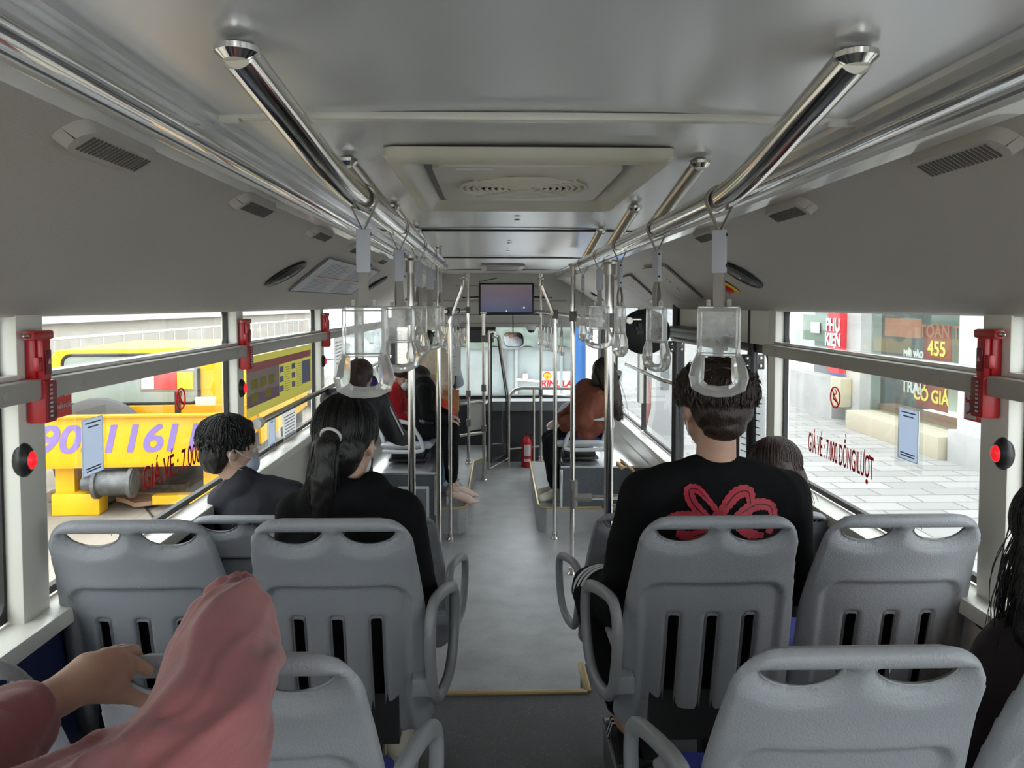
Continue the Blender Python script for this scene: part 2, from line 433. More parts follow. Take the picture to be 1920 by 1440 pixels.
# cove: pale strip, aluminium channel, glossy bulged cover, ceiling edge rail
def cove(s, pts):
    (x0, h0), (x1, h1), (x2, h2), (x3, h3), (x4, h4) = pts
    z = EYE.z
    trim(MB().sweep([(x0, z + h0), (x1, z + h1), (x1, z + h1 + .03), (x0, z + h0 + .03)], BACK, 8.9), stripm)
    trim(MB().sweep([(x1, z + h1 - .004), (x1 + s * .006, z + h1 - .005), (x1 + s * .008, z + h1 + .004), (x2 - s * .004, z + h2 + .002), (x2, z + h2 - .004), (x2, z + h2 + .03), (x1, z + h1 + .03)], BACK, 8.9), alum)
    o = []
    dn = V((s * (h3 - h2), -abs(x3 - x2))).normalized()
    for i in range(13):
        t = i / 12; b = math.sin(math.pi * t) * .022
        o.append((x2 + (x3 - x2) * t + dn.x * b, z + h2 + (h3 - h2) * t + dn.y * b))
    t = empty('ceiling_light', (x2, 1, z), 'long glossy silvery light cover running along the %s ceiling edge' % ('left' if s > 0 else 'right'), 'light')
    MB().sweep(o + [(x3, z + h3 + .03), (x2, z + h2 + .03)], BACK, 8.9).build('cover', gloss, t)
    trim(MB().sweep([(x3, z + h3 - .006), (x4, z + h4 - .010), (x4 + s * .02, z + h4 - .008), (x4 + s * .022, z + h4 + .01), (x3, z + h3 + .03)], BACK, 8.9), alum)
cove(1, [(-.63, .288), (-.60, .300), (-.58, .306), (-.547, .350), (-.538, .358)])
cove(-1, [(.80, .288), (.765, .300), (.742, .308), (.722, .350), (.711, .358)])

# ---------------------------------------------------------------- windows
def frame_band(mb, X, y0, y1, z0, z1, r, wd, th):
    "rubber band round a rounded opening in the plane x = X"
    cy, cz = (y0 + y1) / 2, (z0 + z1) / 2; hw, hh = (y1 - y0) / 2, (z1 - z0) / 2
    inn = rrect(hw - wd, hh - wd, r); out = rrect(hw, hh, .002); n = len(inn)
    for xx in (X - th / 2, X + th / 2):
        a = [mb.bm.verts.new((xx, cy + u, cz + v)) for u, v in inn]; b = [mb.bm.verts.new((xx, cy + u, cz + v)) for u, v in out]
        for i in range(n): mb._f([a[i], a[(i + 1) % n], b[(i + 1) % n], b[i]])
        if xx < X: la, lb = a, b
        else:
            for i in range(n):
                mb._f([la[i], la[(i + 1) % n], a[(i + 1) % n], a[i]]); mb._f([lb[i], lb[(i + 1) % n], b[(i + 1) % n], b[i]])
WN = 1
def window(side, y0, y1, zb=1.085, bar=True):
    global WN
    s = 1 if side == 'L' else -1; X = (XL if s > 0 else XR) - s * .05
    mb = MB().m(rubber); zm = 1.655
    if bar:
        frame_band(mb, X, y0, y1, zm, WT + .015, .035, .020, .02); frame_band(mb, X, y0, y1, zb, zm, .035, .020, .02)
    else: frame_band(mb, X, y0, y1, zb, WT + .015, .035, .020, .02)
    w_ = st(mb, 'window_%d' % WN); WN += 1
    MB().box((X - s * .003, (y0 + y1) / 2, (zb + WT) / 2), (.004, y1 - y0 - .01, WT - zb)).build('glass', winglass, w_)
    if bar:
        b = MB().m(creamd)
        b.box((X + s * .055, (y0 + y1) / 2, zm - .010), (.07, y1 - y0 + .10, .052), bev=.010).build('rail_cover', None, w_)
        q = MB()
        for i in range(3):
            yy = y0 + .12 + (y1 - y0 - .24) * i / 2
            q.lathe((X + s * .089, yy, zm - .010), [(.011, 0), (.011, .003), (.008, .004)], 14, V((s, 0, 0)))
        q.build('screw_cap', creamd, w_)
        MB().box((X + s * .035, (y0 + y1) / 2, zm + .022), (.045, y1 - y0 - .02, .014), bev=.004).build('ledge', stripm, w_)
    MB().box((X + s * .055, (y0 + y1) / 2, zb - .028), (.10, y1 - y0 + .1, .045), bev=.008).build('sill', cream, w_)
    return w_
PLs = [(-1.36, -1.20), (.22, .34), (1.855, 1.965), (3.435, 3.525), (5.10, 5.20), (6.72, 6.82), (8.35, 8.45)]
for (a, b), (c, d) in zip(PLs, PLs[1:]): window('L', b - .01, c + .01, 1.085 if c < 6 else .85)
PRs = [(-1.36, -1.20), (.22, .34), (1.875, 1.985), (3.46, 3.55), (5.38, 5.46), (6.66, 6.76), (8.20, 8.30)]
for i, ((a, b), (c, d)) in enumerate(zip(PRs, PRs[1:])):
    if i != 3: window('R', b - .01, c + .01, 1.085 if c < 4 else .74)
for side, L in (('L', PLs), ('R', PRs)):
    s = 1 if side == 'L' else -1; xw = XL if s > 0 else XR
    for a, b in L:
        m = MB().m(cream).box((xw - s * .035, (a + b) / 2, 1.42), (.07, b - a, .86), bev=.006)
        trim(m)
# lower side walls
def low_wall(s, xw, segs, nm):
    m = MB().m(cream)
    for y0, y1, zt in segs:
        m.box((xw - s * .03, (y0 + y1) / 2, zt / 2), (.06, y1 - y0, zt))
    st(m, nm)
low_wall(1, XL, [(BACK, 5.15, 1.06), (5.15, 9.0, .83)], 'wall_left')
low_wall(-1, XR, [(BACK, 3.55, 1.06), (5.40, 8.2, .71)], 'wall_right')
navyp = mat('dark_blue_lining', (.02, .03, .09), .5)
m = MB().box((XL + .004, 1.1, .70), (.006, 4.6, .62)); trim(m, navyp)
# outer skin far below so that daylight does not leak under the floor
# rear wall with rear window
m = MB().m(cream).box((.08, BACK - .03, .55), (2.6, .06, 1.1)).box((.08, BACK - .03, 2.15), (2.6, .06, .6)).box((-1.1, BACK - .03, 1.5), (.3, .06, .9)).box((1.26, BACK - .03, 1.5), (.3, .06, .9))
st(m, 'wall_back')
w_ = MB().m(rubber)
st(MB().m(winglass).box((.08, BACK - .03, 1.47), (2.1, .006, .78)), 'window_%d' % WN); WN += 1

# ---------------------------------------------------------------- front end
hdr = mat('warm_grey_front_panel', (.40, .39, .36), .5)
m = MB().m(hdr).box((.08, 9.03, 1.99), (2.5, .05, .80))
st(m, 'wall_front')
trim(MB().m(rubber).box((.08, 9.003, 2.075), (1.0, .004, .004)).box((.08, 9.003, 1.74), (1.3, .004, .004)).box((.08, 9.003, 1.64), (1.5, .004, .008)).box((.08, 9.003, 1.90), (1.6, .004, .004)))
darkp = mat('dark_grey_dash_plastic', (.035, .038, .043), .45, bump=.2, bump_scale=150)
dashm = mat('mid_grey_dash_plastic', (.13, .14, .15), .4)
m = MB().m(darkp).box((.08, 9.06, .34), (2.5, .10, .68)).m(dashm)
m.sweep([(-.08, .62), (XR, .62), (XR, .73), (-.02, .73), (-.08, .70)], 8.90, 9.25)
st(m, 'wall_front')
w_ = st(MB().m(winglass).box((.08, 9.30, 1.17), (2.5, .006, .90)), 'window_%d' % WN); WN += 1
m = MB().m(rubber).box((.08, 9.28, .735), (2.5, .05, .045)).box((-1.18, 9.2, 1.2), (.08, .2, 1.0)).box((1.33, 9.2, 1.2), (.07, .25, 1.0)).box((1.30, 8.75, 1.15), (.05, .05, 1.3)); trim(m)
st(MB().m(winglass).box((1.335, 8.65, 1.0), (.005, .8, 1.6)), 'window_%d' % WN); WN += 1
st(MB().m(winglass).box((-1.18, 8.8, 1.3), (.005, .7, 1.0)), 'window_%d' % WN); WN += 1

# ---------------------------------------------------------------- middle door on the right
d = st(MB().m(cream).box((XR + .03, 4.46, 1.76), (.05, 1.84, .20)), 'door_1')
for a in (3.58, 4.48):
    mb = MB().m(blackm); frame_band(mb, XR + .04, a, a + .88, .02, 1.66, .05, .045, .03)
    lf = mb.build('door_leaf', None, d)
    MB().box((XR + .04, a + .44, .84), (.005, .80, 1.56)).build('glass', winglass, lf)
MB().box((XR - .06, 3.80, 1.0), (.02, .02, .9)).build('door_handle', blackm, d)
t = empty('door_actuator', (XR - .10, 4.5, 1.66), 'black metal door opening mechanism shelf above the middle door', 'door mechanism')
MB().box((XR - .07, 4.6, 1.70), (.16, 1.2, .022), bev=.004).build('shelf', blackm, t)
MB().box((XR - .05, 4.6, 1.665), (.10, 1.15, .045), bev=.004).box((XR - .10, 4.10, 1.66), (.10, .20, .06), bev=.005).build('housing', blackm, t)
MB().tube([(XR - .06, 4.0, 1.62), (XR - .06, 5.2, 1.62)], .012, 8).build('linkage_rod', chrome2, t)
MB().tube(smooth_path([(XR - .08, 4.05, 1.60), (XR - .12, 3.95, 1.55), (XR - .12, 3.86, 1.40), (XR - .10, 3.84, 1.2)]), .016, 8).build('swing_arm', blackm, t)
for i, (px, Y, zb, nm) in enumerate(((1268, 5.28, .62, 'farther'), (1412, 3.83, .27, 'nearer'))):
    t = empty('door_post', (at(px, 600, Y).x, Y, zb), 'thick black round post on the %s side of the middle door' % nm, 'post', 'black posts of the middle door')
    p = at(px, 600, Y)
    MB().tube([(p.x, Y, 0 if i else .0), (p.x, Y, 2.0)], .026, 14).build('pole', blackm, t)
    q = MB()
    for dz in (0,): q.box((p.x, Y - .005, 1.565), (.11, .03, .075), bev=.004)
    c = q.build('bracket', blackm, t)
    for dx in (-.035, .035):
        for dz in (-.02, .02): MB().lathe((p.x + dx, Y - .02, 1.565 + dz), [(.008, 0), (.008, .004), (.005, .006)], 8, V((0, -1, 0))).build('bolt', chrome2, c)

# guard rails along the windows
t = empty('window_guard_rail', (XL + .04, 3.55, 1.3), 'dark round guard rail along the left windows above the seats', 'rail')
zr = EYE.z - .545
MB().tube([(XL + .05, 3.56, zr), (XL + .05, 8.2, zr)], .016, 10).build('tube', chrome2, t)
MB().lathe((XL + .05, 3.56, zr), [(.024, -.03), (.026, -.01), (.024, .03)], 14, V((0, 1, 0))).build('end_cap', cream, t)
t = empty('window_guard_rail', (XR - .04, 5.3, 1.3), 'dark round guard rail crossing the right window beyond the middle door', 'rail')
MB().tube(smooth_path([(XR - .0, 5.42, zr - .01), (XR - .04, 5.48, zr), (XR - .05, 5.6, zr), (XR - .05, 6.9, zr), (XR - .05, 7.02, zr), (XR + .0, 7.06, zr)]), .016, 10).build('tube', chrome2, t)

# ================================================================ SEATS
def sd_rr(x, y, hx, hy, r):
    dx, dy = abs(x) - hx + r, abs(y) - hy + r
    return math.hypot(max(dx, 0), max(dy, 0)) + min(max(dx, dy), 0) - r
def sheet(sdf, x0, x1, y0, y1, cell, pos, T, Rr, parent, name, mt, back=None):
    """thick moulded sheet cut to sdf<0; pos(x,y)->(point, normal); T half thickness, Rr edge radius; back(x,y)= extra push of the rear face"""
    nx, ny = int(round((x1 - x0) / cell)), int(round((y1 - y0) / cell))
    cx = [[[x0 + i * cell, y0 + j * cell] for j in range(ny + 1)] for i in range(nx + 1)]
    keep = set()
    for i in range(nx):
        for j in range(ny):
            if sdf(x0 + (i + .5) * cell, y0 + (j + .5) * cell) < 0: keep.add((i, j))
    cnt = {}
    for i, j in keep:
        for v in ((i, j), (i + 1, j), (i + 1, j + 1), (i, j + 1)): cnt[v] = cnt.get(v, 0) + 1
    e = 1e-4
    for (i, j), c in cnt.items():
        if c < 4:
            p = cx[i][j]
            for _ in range(3):
                s = sdf(*p); gx = (sdf(p[0] + e, p[1]) - s) / e; gy = (sdf(p[0], p[1] + e) - s) / e; g = gx * gx + gy * gy + 1e-9
                q = s / g
                if abs(q) > cell: q = math.copysign(cell, q)
                p[0] -= gx * q; p[1] -= gy * q
    bm = bmesh.new(); A = {}; B = {}
    for v, c in cnt.items():
        x, y = cx[v[0]][v[1]]
        d = max(0, -sdf(x, y)) if c == 4 else 0
        t = min(d / Rr, 1); h = T * math.sqrt(max(0, 1 - (1 - t) ** 2)) + .0002
        P, N = pos(x, y)
        bk = back(x, y) if back else 0
        A[v] = bm.verts.new(P - N * (h - bk)); B[v] = bm.verts.new(P + N * h)
    for i, j in keep:
        q = [(i, j), (i + 1, j), (i + 1, j + 1), (i, j + 1)]
        bm.faces.new([A[v] for v in q]); bm.faces.new([B[v] for v in q[::-1]])
        for a, b, ni, nj in (((i, j), (i + 1, j), i, j - 1), ((i + 1, j), (i + 1, j + 1), i + 1, j), ((i + 1, j + 1), (i, j + 1), i, j + 1), ((i, j + 1), (i, j), i - 1, j)):
            if (ni, nj) not in keep: bm.faces.new([A[b], A[a], B[a], B[b]])
    bmesh.ops.recalc_face_normals(bm, faces=bm.faces)
    me = bpy.data.meshes.new(name); bm.to_mesh(me); bm.free(); me.materials.append(mt)
    me.polygons.foreach_set('use_smooth', [True] * len(me.polygons))
    o = bpy.data.objects.new(name, me); COL.objects.link(o); o.parent = parent
    return o
def sst(a, b, x):
    t = max(0, min(1, (x - a) / (b - a))); return t * t * (3 - 2 * t)
BL = .655; REC = R(13)
def seat_sdf(x, y):
    hw = .200 + .026 * sst(.66, .32, y) + .012 * sst(.34, .0, y)
    xs = x * .21 / hw
    if y > .3: s = sd_rr(xs, y - BL / 2, .21, BL / 2, .075)
    else: s = sd_rr(xs, y - BL / 2, .21, BL / 2, .04)
    # two hand holes: flat above, curved below
    for c in (-.093, .093):
        u, v = (x - c) / .068, (y - (BL - .036)) / .040
        q = math.hypot(u, v)
        e_ = (q - 1) * q * .05 / max(math.hypot(u / .068, v / .040) * .05 , 1e-6) if q > 0 else -.04
        e_ = max(e_, y - (BL - .036))
        s = max(s, -e_)
    for c in (-.100, 0, .100):
        e_ = sd_rr(x - c, y - .210, .0145, .155, .008)
        s = max(s, -e_)
    return s
def seat_pos(x, y):
    # local frame: x right, seat faces +y ; back bottom at z=.29
    wrap = .040 * (abs(x) / .21) ** 3 * sst(.66, .35, y)
    belly = -.018 * math.sin(math.pi * min(1, y / .5)) if y < .5 else 0
    topc = -.012 * sst(.5, .655, y)
    yy = .156 - y * math.sin(REC) + wrap + belly * .6 + topc
    P = V((x, yy, .285 + y * math.cos(REC)))
    N = V((-.25 * math.copysign((abs(x) / .21) ** 2, x), math.cos(REC), math.sin(REC))).normalized()
    return P, N
def seat_back(x, y):
    d = sd_rr(x, y - .20, .182, .265, .05)
    rec = sst(.006, -.012, d) * .016
    # scoop under hand holes
    sc = 0
    for c in (-.093, .093):
        q = math.hypot((x - c) / .085, (y - (BL - .045)) / .052)
        if y < BL - .036: sc = max(sc, sst(1.25, .8, q) * .010)
    return rec + sc
def make_seat():
    t = empty('bus_seat', (0, 0, 0), 'x', 'seat', 'grey moulded bus seats in rows')
    sheet(seat_sdf, -.250, .250, -.008, .664, .0068, seat_pos, .016, .016, t, 'backrest', seatm, seat_back)
    # front shell pad
    def p2(x, y):
        P, N = seat_pos(x, y); return P + N * .040, N
    sheet(lambda x, y: sd_rr(x, y - .235, .175, .235, .05), -.19, .19, -.01, .48, .019, p2, .012, .02, t, 'back_cushion', blackc)
    for sx in (-.035, .035):
        P0, N0 = seat_pos(sx, BL - .012); sm_ = MB().tube([seat_pos(sx, BL - .034)[0] - N0 * .0158, P0 - N0 * .0125, seat_pos(sx, BL - .003)[0] - N0 * .006], .0009, 5).build('mould_seam', armm, None); sm_.parent = t
    def p3(x, y): return V((x, .17 + y, .405 + .012 * (x / .2) ** 2 + .05 * sst(.10, -.02, y) - .02 * sst(.36, .42, y))), V((0, 0, 1))
    sheet(lambda x, y: sd_rr(x, y - .2, .215, .21, .06), -.23, .23, -.02, .42, .022, p3, .02, .02, t, 'seat_pan', seatm)
    def p4(x, y):
        P, N = p3(x, y); return P + V((0, 0, .025)), N
    sheet(lambda x, y: sd_rr(x, y - .2, .185, .18, .05), -.21, .21, -.0, .40, .022, p4, .012, .02, t, 'seat_cushion', bluem)
    MB().box((0, .34, .375), (.34, .30, .03)).box((0, .16, .34), (.30, .05, .14)).build('frame', blackm, t)
    MB().box((.06, .30, .19), (.05, .05, .38)).box((.06, .26, .012), (.12, .26, .024)).build('pedestal', blackm, t)
    return t
def make_arm(parent, x, s):
    # loop of flat tube standing beside the seat
    c = [(-.00, .14, .555), (-.01, .10, .40)]
    pts = [V((x, .055, .60)), V((x, .075, .655)), V((x, .13, .672)), V((x, .29, .64)), V((x, .325, .58)), V((x, .305, .47)), V((x, .25, .405)), V((x, .15, .395)), V((x, .095, .43)), V((x, .065, .52))]
    pts = smooth_path(pts + [pts[0]], 5)[:-1]
    for p in pts: p.x += s * .05 * max(0, (p.y - .06)) / .26
    mb = MB(); n = len(pts); k_ = 10; rings = []
    for i, p in enumerate(pts):
        d_ = (pts[(i + 1) % n] - pts[i - 1]).normalized(); nn = V((1, 0, 0)).cross(d_)
        rings.append([mb.bm.verts.new(p + V((1, 0, 0)) * math.cos(2 * math.pi * j / k_) * .015 + nn * math.sin(2 * math.pi * j / k_) * .018) for j in range(k_)])
    for i in range(n):
        a, b = rings[i], rings[(i + 1) % n]
        for j in range(k_): mb._f([a[j], a[(j + 1) % k_], b[(j + 1) % k_], b[j]])
    mb.box((x - s * .02, .10, .45), (.06, .05, .05), bev=.008)
    o = mb.build('armrest', armm, None, ang=60); o.parent = parent
    return o
# rows: (Y of the seat top, z of the floor under it, shrink)
xs = {'wl': (-.895, 0), 'il': (-.40, 1), 'ir': (.575, -1), 'wr': (1.045, 0)}
rows = [(1.15, .40, {'wl': 'grey seat in the lower left corner beside the pink-sleeved passenger, barely in view',
                     'il': 'grey seat gripped by the bare hand under the pink sleeve',
                     'ir': 'large grey seat closest to the camera on the right',
                     'wr': 'grey seat at the lower right edge with the long-haired passenger in dark top'}),
        (1.89, .40, {'wl': 'empty grey window seat behind the boy in the charcoal collar shirt',
                     'il': 'grey aisle seat holding the ponytailed woman in black',
                     'ir': 'grey aisle seat holding the man in the black shirt with red print',
                     'wr': 'empty grey window seat under the right fare lettering'}),
        (2.76, .265, {'wl': 'grey window seat holding the short-haired boy in a mask',
                      'il': 'grey aisle seat hidden in front of the ponytailed woman, only its armrest edge showing',
                      'ir': 'grey aisle seat in front of the man in the printed shirt',
                      'wr': 'grey window seat holding the brown-haired woman'})]
proto = make_seat(); first = True
for Y, zf, lab in rows:
    for kx, (x, arm) in xs.items():
        o = proto if first else copy_tree(proto)
        first = False
        dz = -.022 if Y > 2.5 else 0
        o.location = (x, Y, zf)
        if Y > 2.5: o.scale = (1, 1, .695 / .92 * 1.0)
        if Y > 2.5: o.scale = (1, 1, .90); o.location.z = .96 + .131 - .92 * .90
        o['label'] = lab[kx]
for o in [q for q in COL.objects if q.name.startswith('bus_seat')]:
    x = o.location.x
    if abs(x + .40) < .01: make_arm(o, .240, 1)
    if abs(x - .575) < .01: make_arm(o, -.250, -1)

# side-facing seats at the front, on speckled boxes
def make_side_seat(loc, rz, label, pad):
    t = empty('side_seat', loc, label, 'seat', 'side-facing seats on boxes at the front', rz)
    def pb(x, y):
        P = V((x, -.20 - y * .27 + .035 * (abs(x) / .2) ** 2, .05 + y)); return P, V((0, 1, .27)).normalized()
    sheet(lambda x, y: sd_rr(x, y - .30, .205 - .03 * sst(.2, .6, y), .30, .07), -.22, .22, -.01, .61, .02, pb, .016, .02, t, 'backrest', seatl)
    def pc(x, y):
        P, N = pb(x, y); return P + N * .025, N
    sheet(lambda x, y: sd_rr(x, y - .30, .16, .26, .06), -.2, .2, 0, .6, .02, pc, .016, .02, t, 'back_cushion', pad)
    def pp(x, y): return V((x, -.20 + y, .05 + .015 * (x / .2) ** 2)), V((0, 0, 1))
    sheet(lambda x, y: sd_rr(x, y - .2, .21, .22, .07), -.23, .23, -.03, .43, .02, pp, .03, .03, t, 'seat_pan', seatl)
    def pq(x, y):
        P, N = pp(x, y); return P + V((0, 0, .035)), N
    sheet(lambda x, y: sd_rr(x, y - .2, .18, .19, .06), -.21, .21, 0, .41, .02, pq, .014, .02, t, 'seat_cushion', pad)
    m = MB().box((0, 0, -.03), (.26, .26, .05), bev=.005).box((0, 0, -.065), (.34, .30, .02), bev=.004); o = m.build('swivel_base', blackm, None); o.parent = t
    for s in (-1, 1):
        P = [V((s * .225, -.19, .02)), V((s * .225, .10, .02)), V((s * .225, .135, .07)), V((s * .225, .06, .22)), V((s * .225, -.04, .265)), V((s * .225, -.24, .265)), V((s * .225, -.25, .20))]
        o = MB().tube(smooth_path(P, 5), .017, 10).build('armrest', seatl, None, ang=60); o.parent = t
    return t
SEATZ = .64
make_side_seat((.74, 6.50, SEATZ), R(90), 'pale grey side-facing seat with blue pad carrying the woman in rust brown', bluem)
make_side_seat((.74, 7.15, SEATZ), R(90), 'side-facing seat with pale blue pad beyond the woman in rust brown', bluel)
make_side_seat((-.70, 6.45, SEATZ), R(-90), 'pale grey side-facing seat with blue pad under the black-haired passenger on the left', bluem)
make_side_seat((-.70, 7.10, SEATZ), R(-90), 'side-facing seat on the left behind the orange bag', bluem)
def seat_box(x0, x1, y0, y1, lab, hatch):
    t = empty('seat_box', ((x0 + x1) / 2, (y0 + y1) / 2, 0), lab, 'box')
    zb = 0; zt = .53
    MB().box(((x0 + x1) / 2, (y0 + y1) / 2, (zt + zb) / 2), (x1 - x0, y1 - y0, zt - zb)).build('body', boxm, t)
    MB().box(((x0 + x1) / 2, (y0 + y1) / 2, zt + .008), (x1 - x0 + .01, y1 - y0 + .01, .016), bev=.004).build('top_plate', alum, t)
    xe = x1 if x1 < 0 else x0
    MB().box((xe, y0 - .003, zt / 2 + .1), (.022, .012, zt - .22), bev=.003).build('corner_strip', alum, t)
    if hatch:
        h = MB().box((x1 - .17, y0 - .006, .27), (.24, .012, .34), bev=.004).build('hatch', seatl, t)
        MB().box((x1 - .17, y0 - .014, .27), (.20, .006, .30), bev=.003).build('hatch_panel', dashm, h)
    return t
seat_box(XL + .01, -.44, 5.95, 7.6, 'speckled blue-grey box with metal rim under the left side seats', True)
seat_box(.56, XR - .01, 6.16, 7.6, 'speckled blue-grey box with pale rim under the rust brown woman\'s seat', False)
# wooden rods left on the box
for i, (a, b, r_) in enumerate((((1158, 868), (1166, 877), .016), ((1164, 862), (1188, 883), .011))):
    p, q = onz(*a, .56), onz(*b, .56)
    tag(MB().tube([p, q], r_, 8).build('wooden_stick', mat('pale_wood', (.48, .30, .13), .6)), 'short thick wooden stick lying on the right seat box' if i == 0 else 'long thin wooden stick lying on the right seat box beside the short one', 'stick')

# ================================================================ OVERHEAD RAILS, POLES, STRAPS
ZR = EYE.z + .224; RLX, RRX = -.27, .485
def screw_flange(mb, c, r=.05):
    mb.lathe(c, [(r * .75, .0), (r, -.004), (r, -.012), (r * .62, -.022)], 20)
for s, x0, xc, nm in ((-1, RLX, -.352, 'left'), (1, RRX, .515, 'right')):
    t = empty('overhead_rail', (x0, 1.6, ZR), 'thick polished overhead handrail on the %s curving up to the ceiling at its near end' % nm, 'handrail', 'overhead handrails')
    near = [V((xc, 1.09, CZ - .01)), V((xc - (xc - x0) * .28, 1.26, CZ - .055)), V((xc - (xc - x0) * .62, 1.45, ZR + .03)), V((x0 - (x0 - xc) * .1, 1.60, ZR + .004)), V((x0, 1.75, ZR)), V((x0, 2.6, ZR)), V((x0, 4.32, ZR))]
    MB().tube(smooth_path(near, 6), .0265, 20).build('rail', chrome, t)
    MB().sph((x0, 4.32, ZR), (.0265, .02, .0265)).build('end_cap', chrome, t)
    for Yc in (1.90, 2.77, 3.62):
        MB().tube([(xc + (x0 - xc) * .0, Yc, CZ - .01), (x0, Yc + .47, ZR + .0)], .020, 16).build('support_arm', chrome2, t)
    for Yc in (1.09, 1.90, 2.77, 3.62):
        q = MB(); screw_flange(q, (xc, Yc, CZ - .0), .031 if Yc < 1.5 else .026); q.build('ceiling_flange', chrome, t)

def ribbon(mb, pts, w, wax, th=.0016):
    "flat band along pts, width along wax"
    pts = [V(p) for p in pts]; wax = V(wax); rings = []
    for i, p in enumerate(pts):
        d = (pts[min(i + 1, len(pts) - 1)] - pts[max(i - 1, 0)]).normalized(); n_ = d.cross(wax).normalized()
        rings.append([mb.bm.verts.new(p + wax * (a * w / 2) + n_ * (b * th / 2)) for a, b in ((-1, -1), (1, -1), (1, 1), (-1, 1))])
    for a, b in zip(rings, rings[1:]):
        for j in range(4): mb._f([a[j], a[(j + 1) % 4], b[(j + 1) % 4], b[j]])
    mb._f(rings[0][::-1]); mb._f(rings[-1]); return mb
def make_strap(rr, label, grp):
    t = empty('hanging_strap', (0, 0, 0), label, 'strap handle', grp)
    L = [(rr * 1.08 * math.cos(R(a)), 0, rr * 1.08 * math.sin(R(a))) for a in range(-20, 201, 20)]
    lp = [(.002, 0, -.066)] + L + [(-.002, 0, -.066)]
    a = MB(); ribbon(a, smooth_path(lp, 2), .019, (0, 1, 0), .002); o = a.build('strap_loop', web, None); o.parent = t
    h = empty('x', (0, 0, 0), None, None); bpy.data.objects.remove(h)
    o = MB().box((0, 0, -.110), (.030, .014, .092), bev=.003).build('sleeve', sleevem, None); o.parent = t
    q = MB()
    for sx in (-.015, ):
        for z in (-.075, -.140): q.lathe((.0155, -.003, z), [(.0035, 0), (.0035, .0015)], 8, V((1, 0, 0)))
    o2 = q.build('rivet', blackm, None); o2.parent = o
    q = MB()
    ribbon(q, smooth_path([(0, .002, -.155), (0, .009, -.19), (0, .006, -.222), (0, 0, -.229), (0, -.006, -.222), (0, -.009, -.19), (0, -.002, -.155)], 3), .021, (1, 0, 0), .002)
    o = q.build('lower_webbing', web, None); o.parent = t
    q = MB()
    q.box((-.022, 0, -.219), (.008, .012, .014), bev=.002).box((.022, 0, -.219), (.008, .012, .014), bev=.002)
    q.box((0, 0, -.232), (.088, .015, .010), bev=.003).box((-.041, 0, -.280), (.008, .015, .10), bev=.002).box((.041, 0, -.280), (.008, .015, .10), bev=.002).box((0, 0, -.330), (.088, .015, .008), bev=.002)
    U = [(-.038, 0, -.330), (-.043, 0, -.352), (-.047, 0, -.378), (-.044, 0, -.397), (-.026, 0, -.407), (0, 0, -.410), (.026, 0, -.407), (.044, 0, -.397), (.047, 0, -.378), (.043, 0, -.352), (.038, 0, -.330)]
    rs = [.009, .0140, .0165, .0150, .0120, .0115, .0120, .0150, .0165, .0140, .009]
    q.tube(U, rs, 8, flat=(1, 1.1))
    o = q.build('handle', clear, None, ang=12); o.parent = t
    o2 = MB().box((0, 0, -.281), (.076, .005, .092)).build('card_window', cardm, None); o2.parent = o
    return t
LFS = [(1.63, 8), (2.25, 28), (2.86, 62), (3.38, 12), (4.05, 75)]
RTS = [(1.63, -30), (2.25, -68), (2.90, -80), (3.45, -12), (4.08, -85)]
proto = None
ordn = ['nearest', 'second nearest', 'third', 'fourth', 'farthest']
for side, L, x0 in (('left', LFS, RLX), ('right', RTS, RRX)):
    for i, (Y, a) in enumerate(L):
        lab = 'clear plastic strap handle on the thick %s rail, %s of its five' % (side, ordn[i])
        if proto is None: o = proto = make_strap(.0275, lab, 'clear strap handles on the thick rails')
        else: o = copy_tree(proto)
        o['label'] = lab; o.location = (x0, Y, ZR)
        for ch in o.children:
            if ch.name.startswith(('lower_webbing', 'handle', 'sleeve')): ch.rotation_euler.z = R(a)
# thinner rails further forward with shorter straps
t = empty('forward_rail', (-.33, 6.0, 1.805), 'thin forward handrail on the left carrying a row of small straps', 'handrail', 'thin forward handrails')
MB().tube([(-.355, 5.9, 1.80), (-.25, 8.3, 1.80)], .016, 10).build('rail', chrome2, t)
q = MB()
for Y in (6.0, 7.0, 8.0): q.tube([(-.355 + (Y - 5.9) * .0437, Y - .05, 1.80), (-.355 + (Y - 5.9) * .0437, Y + .05, 1.80)], .024, 10)
q.build('clamp', blackm, t)
t = empty('forward_rail', (.6, 4.0, 1.78), 'thin forward handrail on the right running from the oval disc to the front', 'handrail', 'thin forward handrails')
MB().tube([(.668, 3.7, 1.775), (.47, 8.2, 1.785)], .016, 10).build('rail', chrome2, t)
ORD = ['nearest', 'second nearest', 'third nearest', 'middle', 'third from the front', 'second from the front', 'farthest']
sp = make_strap(.017, 'x', 'small clear strap handles on the thin forward rails')
fl = True
for side in (0, 1):
    for i in range(7):
        Y = 6.15 + i * .27
        x = (-.355 + (Y - 5.9) * .0437) if side == 0 else (.668 - (Y - 3.7) * .044)
        o = sp if fl else copy_tree(sp); fl = False
        o.location = (x, Y, 1.80 if side == 0 else 1.78); o.scale = (.8, .8, .8)
        if side == 0: o['label'] = 'small clear strap handle on the thin left rail, %s of its seven' % ORD[i]; o['group'] = 'small straps on the thin left rail'
        else: o['label'] = 'small clear strap handle on the thin right rail, %s of its seven' % ORD[i]; o['group'] = 'small straps on the thin right rail'
        for ch in o.children:
            if ch.name.startswith(('lower_webbing', 'handle', 'sleeve')): ch.rotation_euler.z = R(random.choice((-80, -65, 70, 85)) if i != 2 else 10)

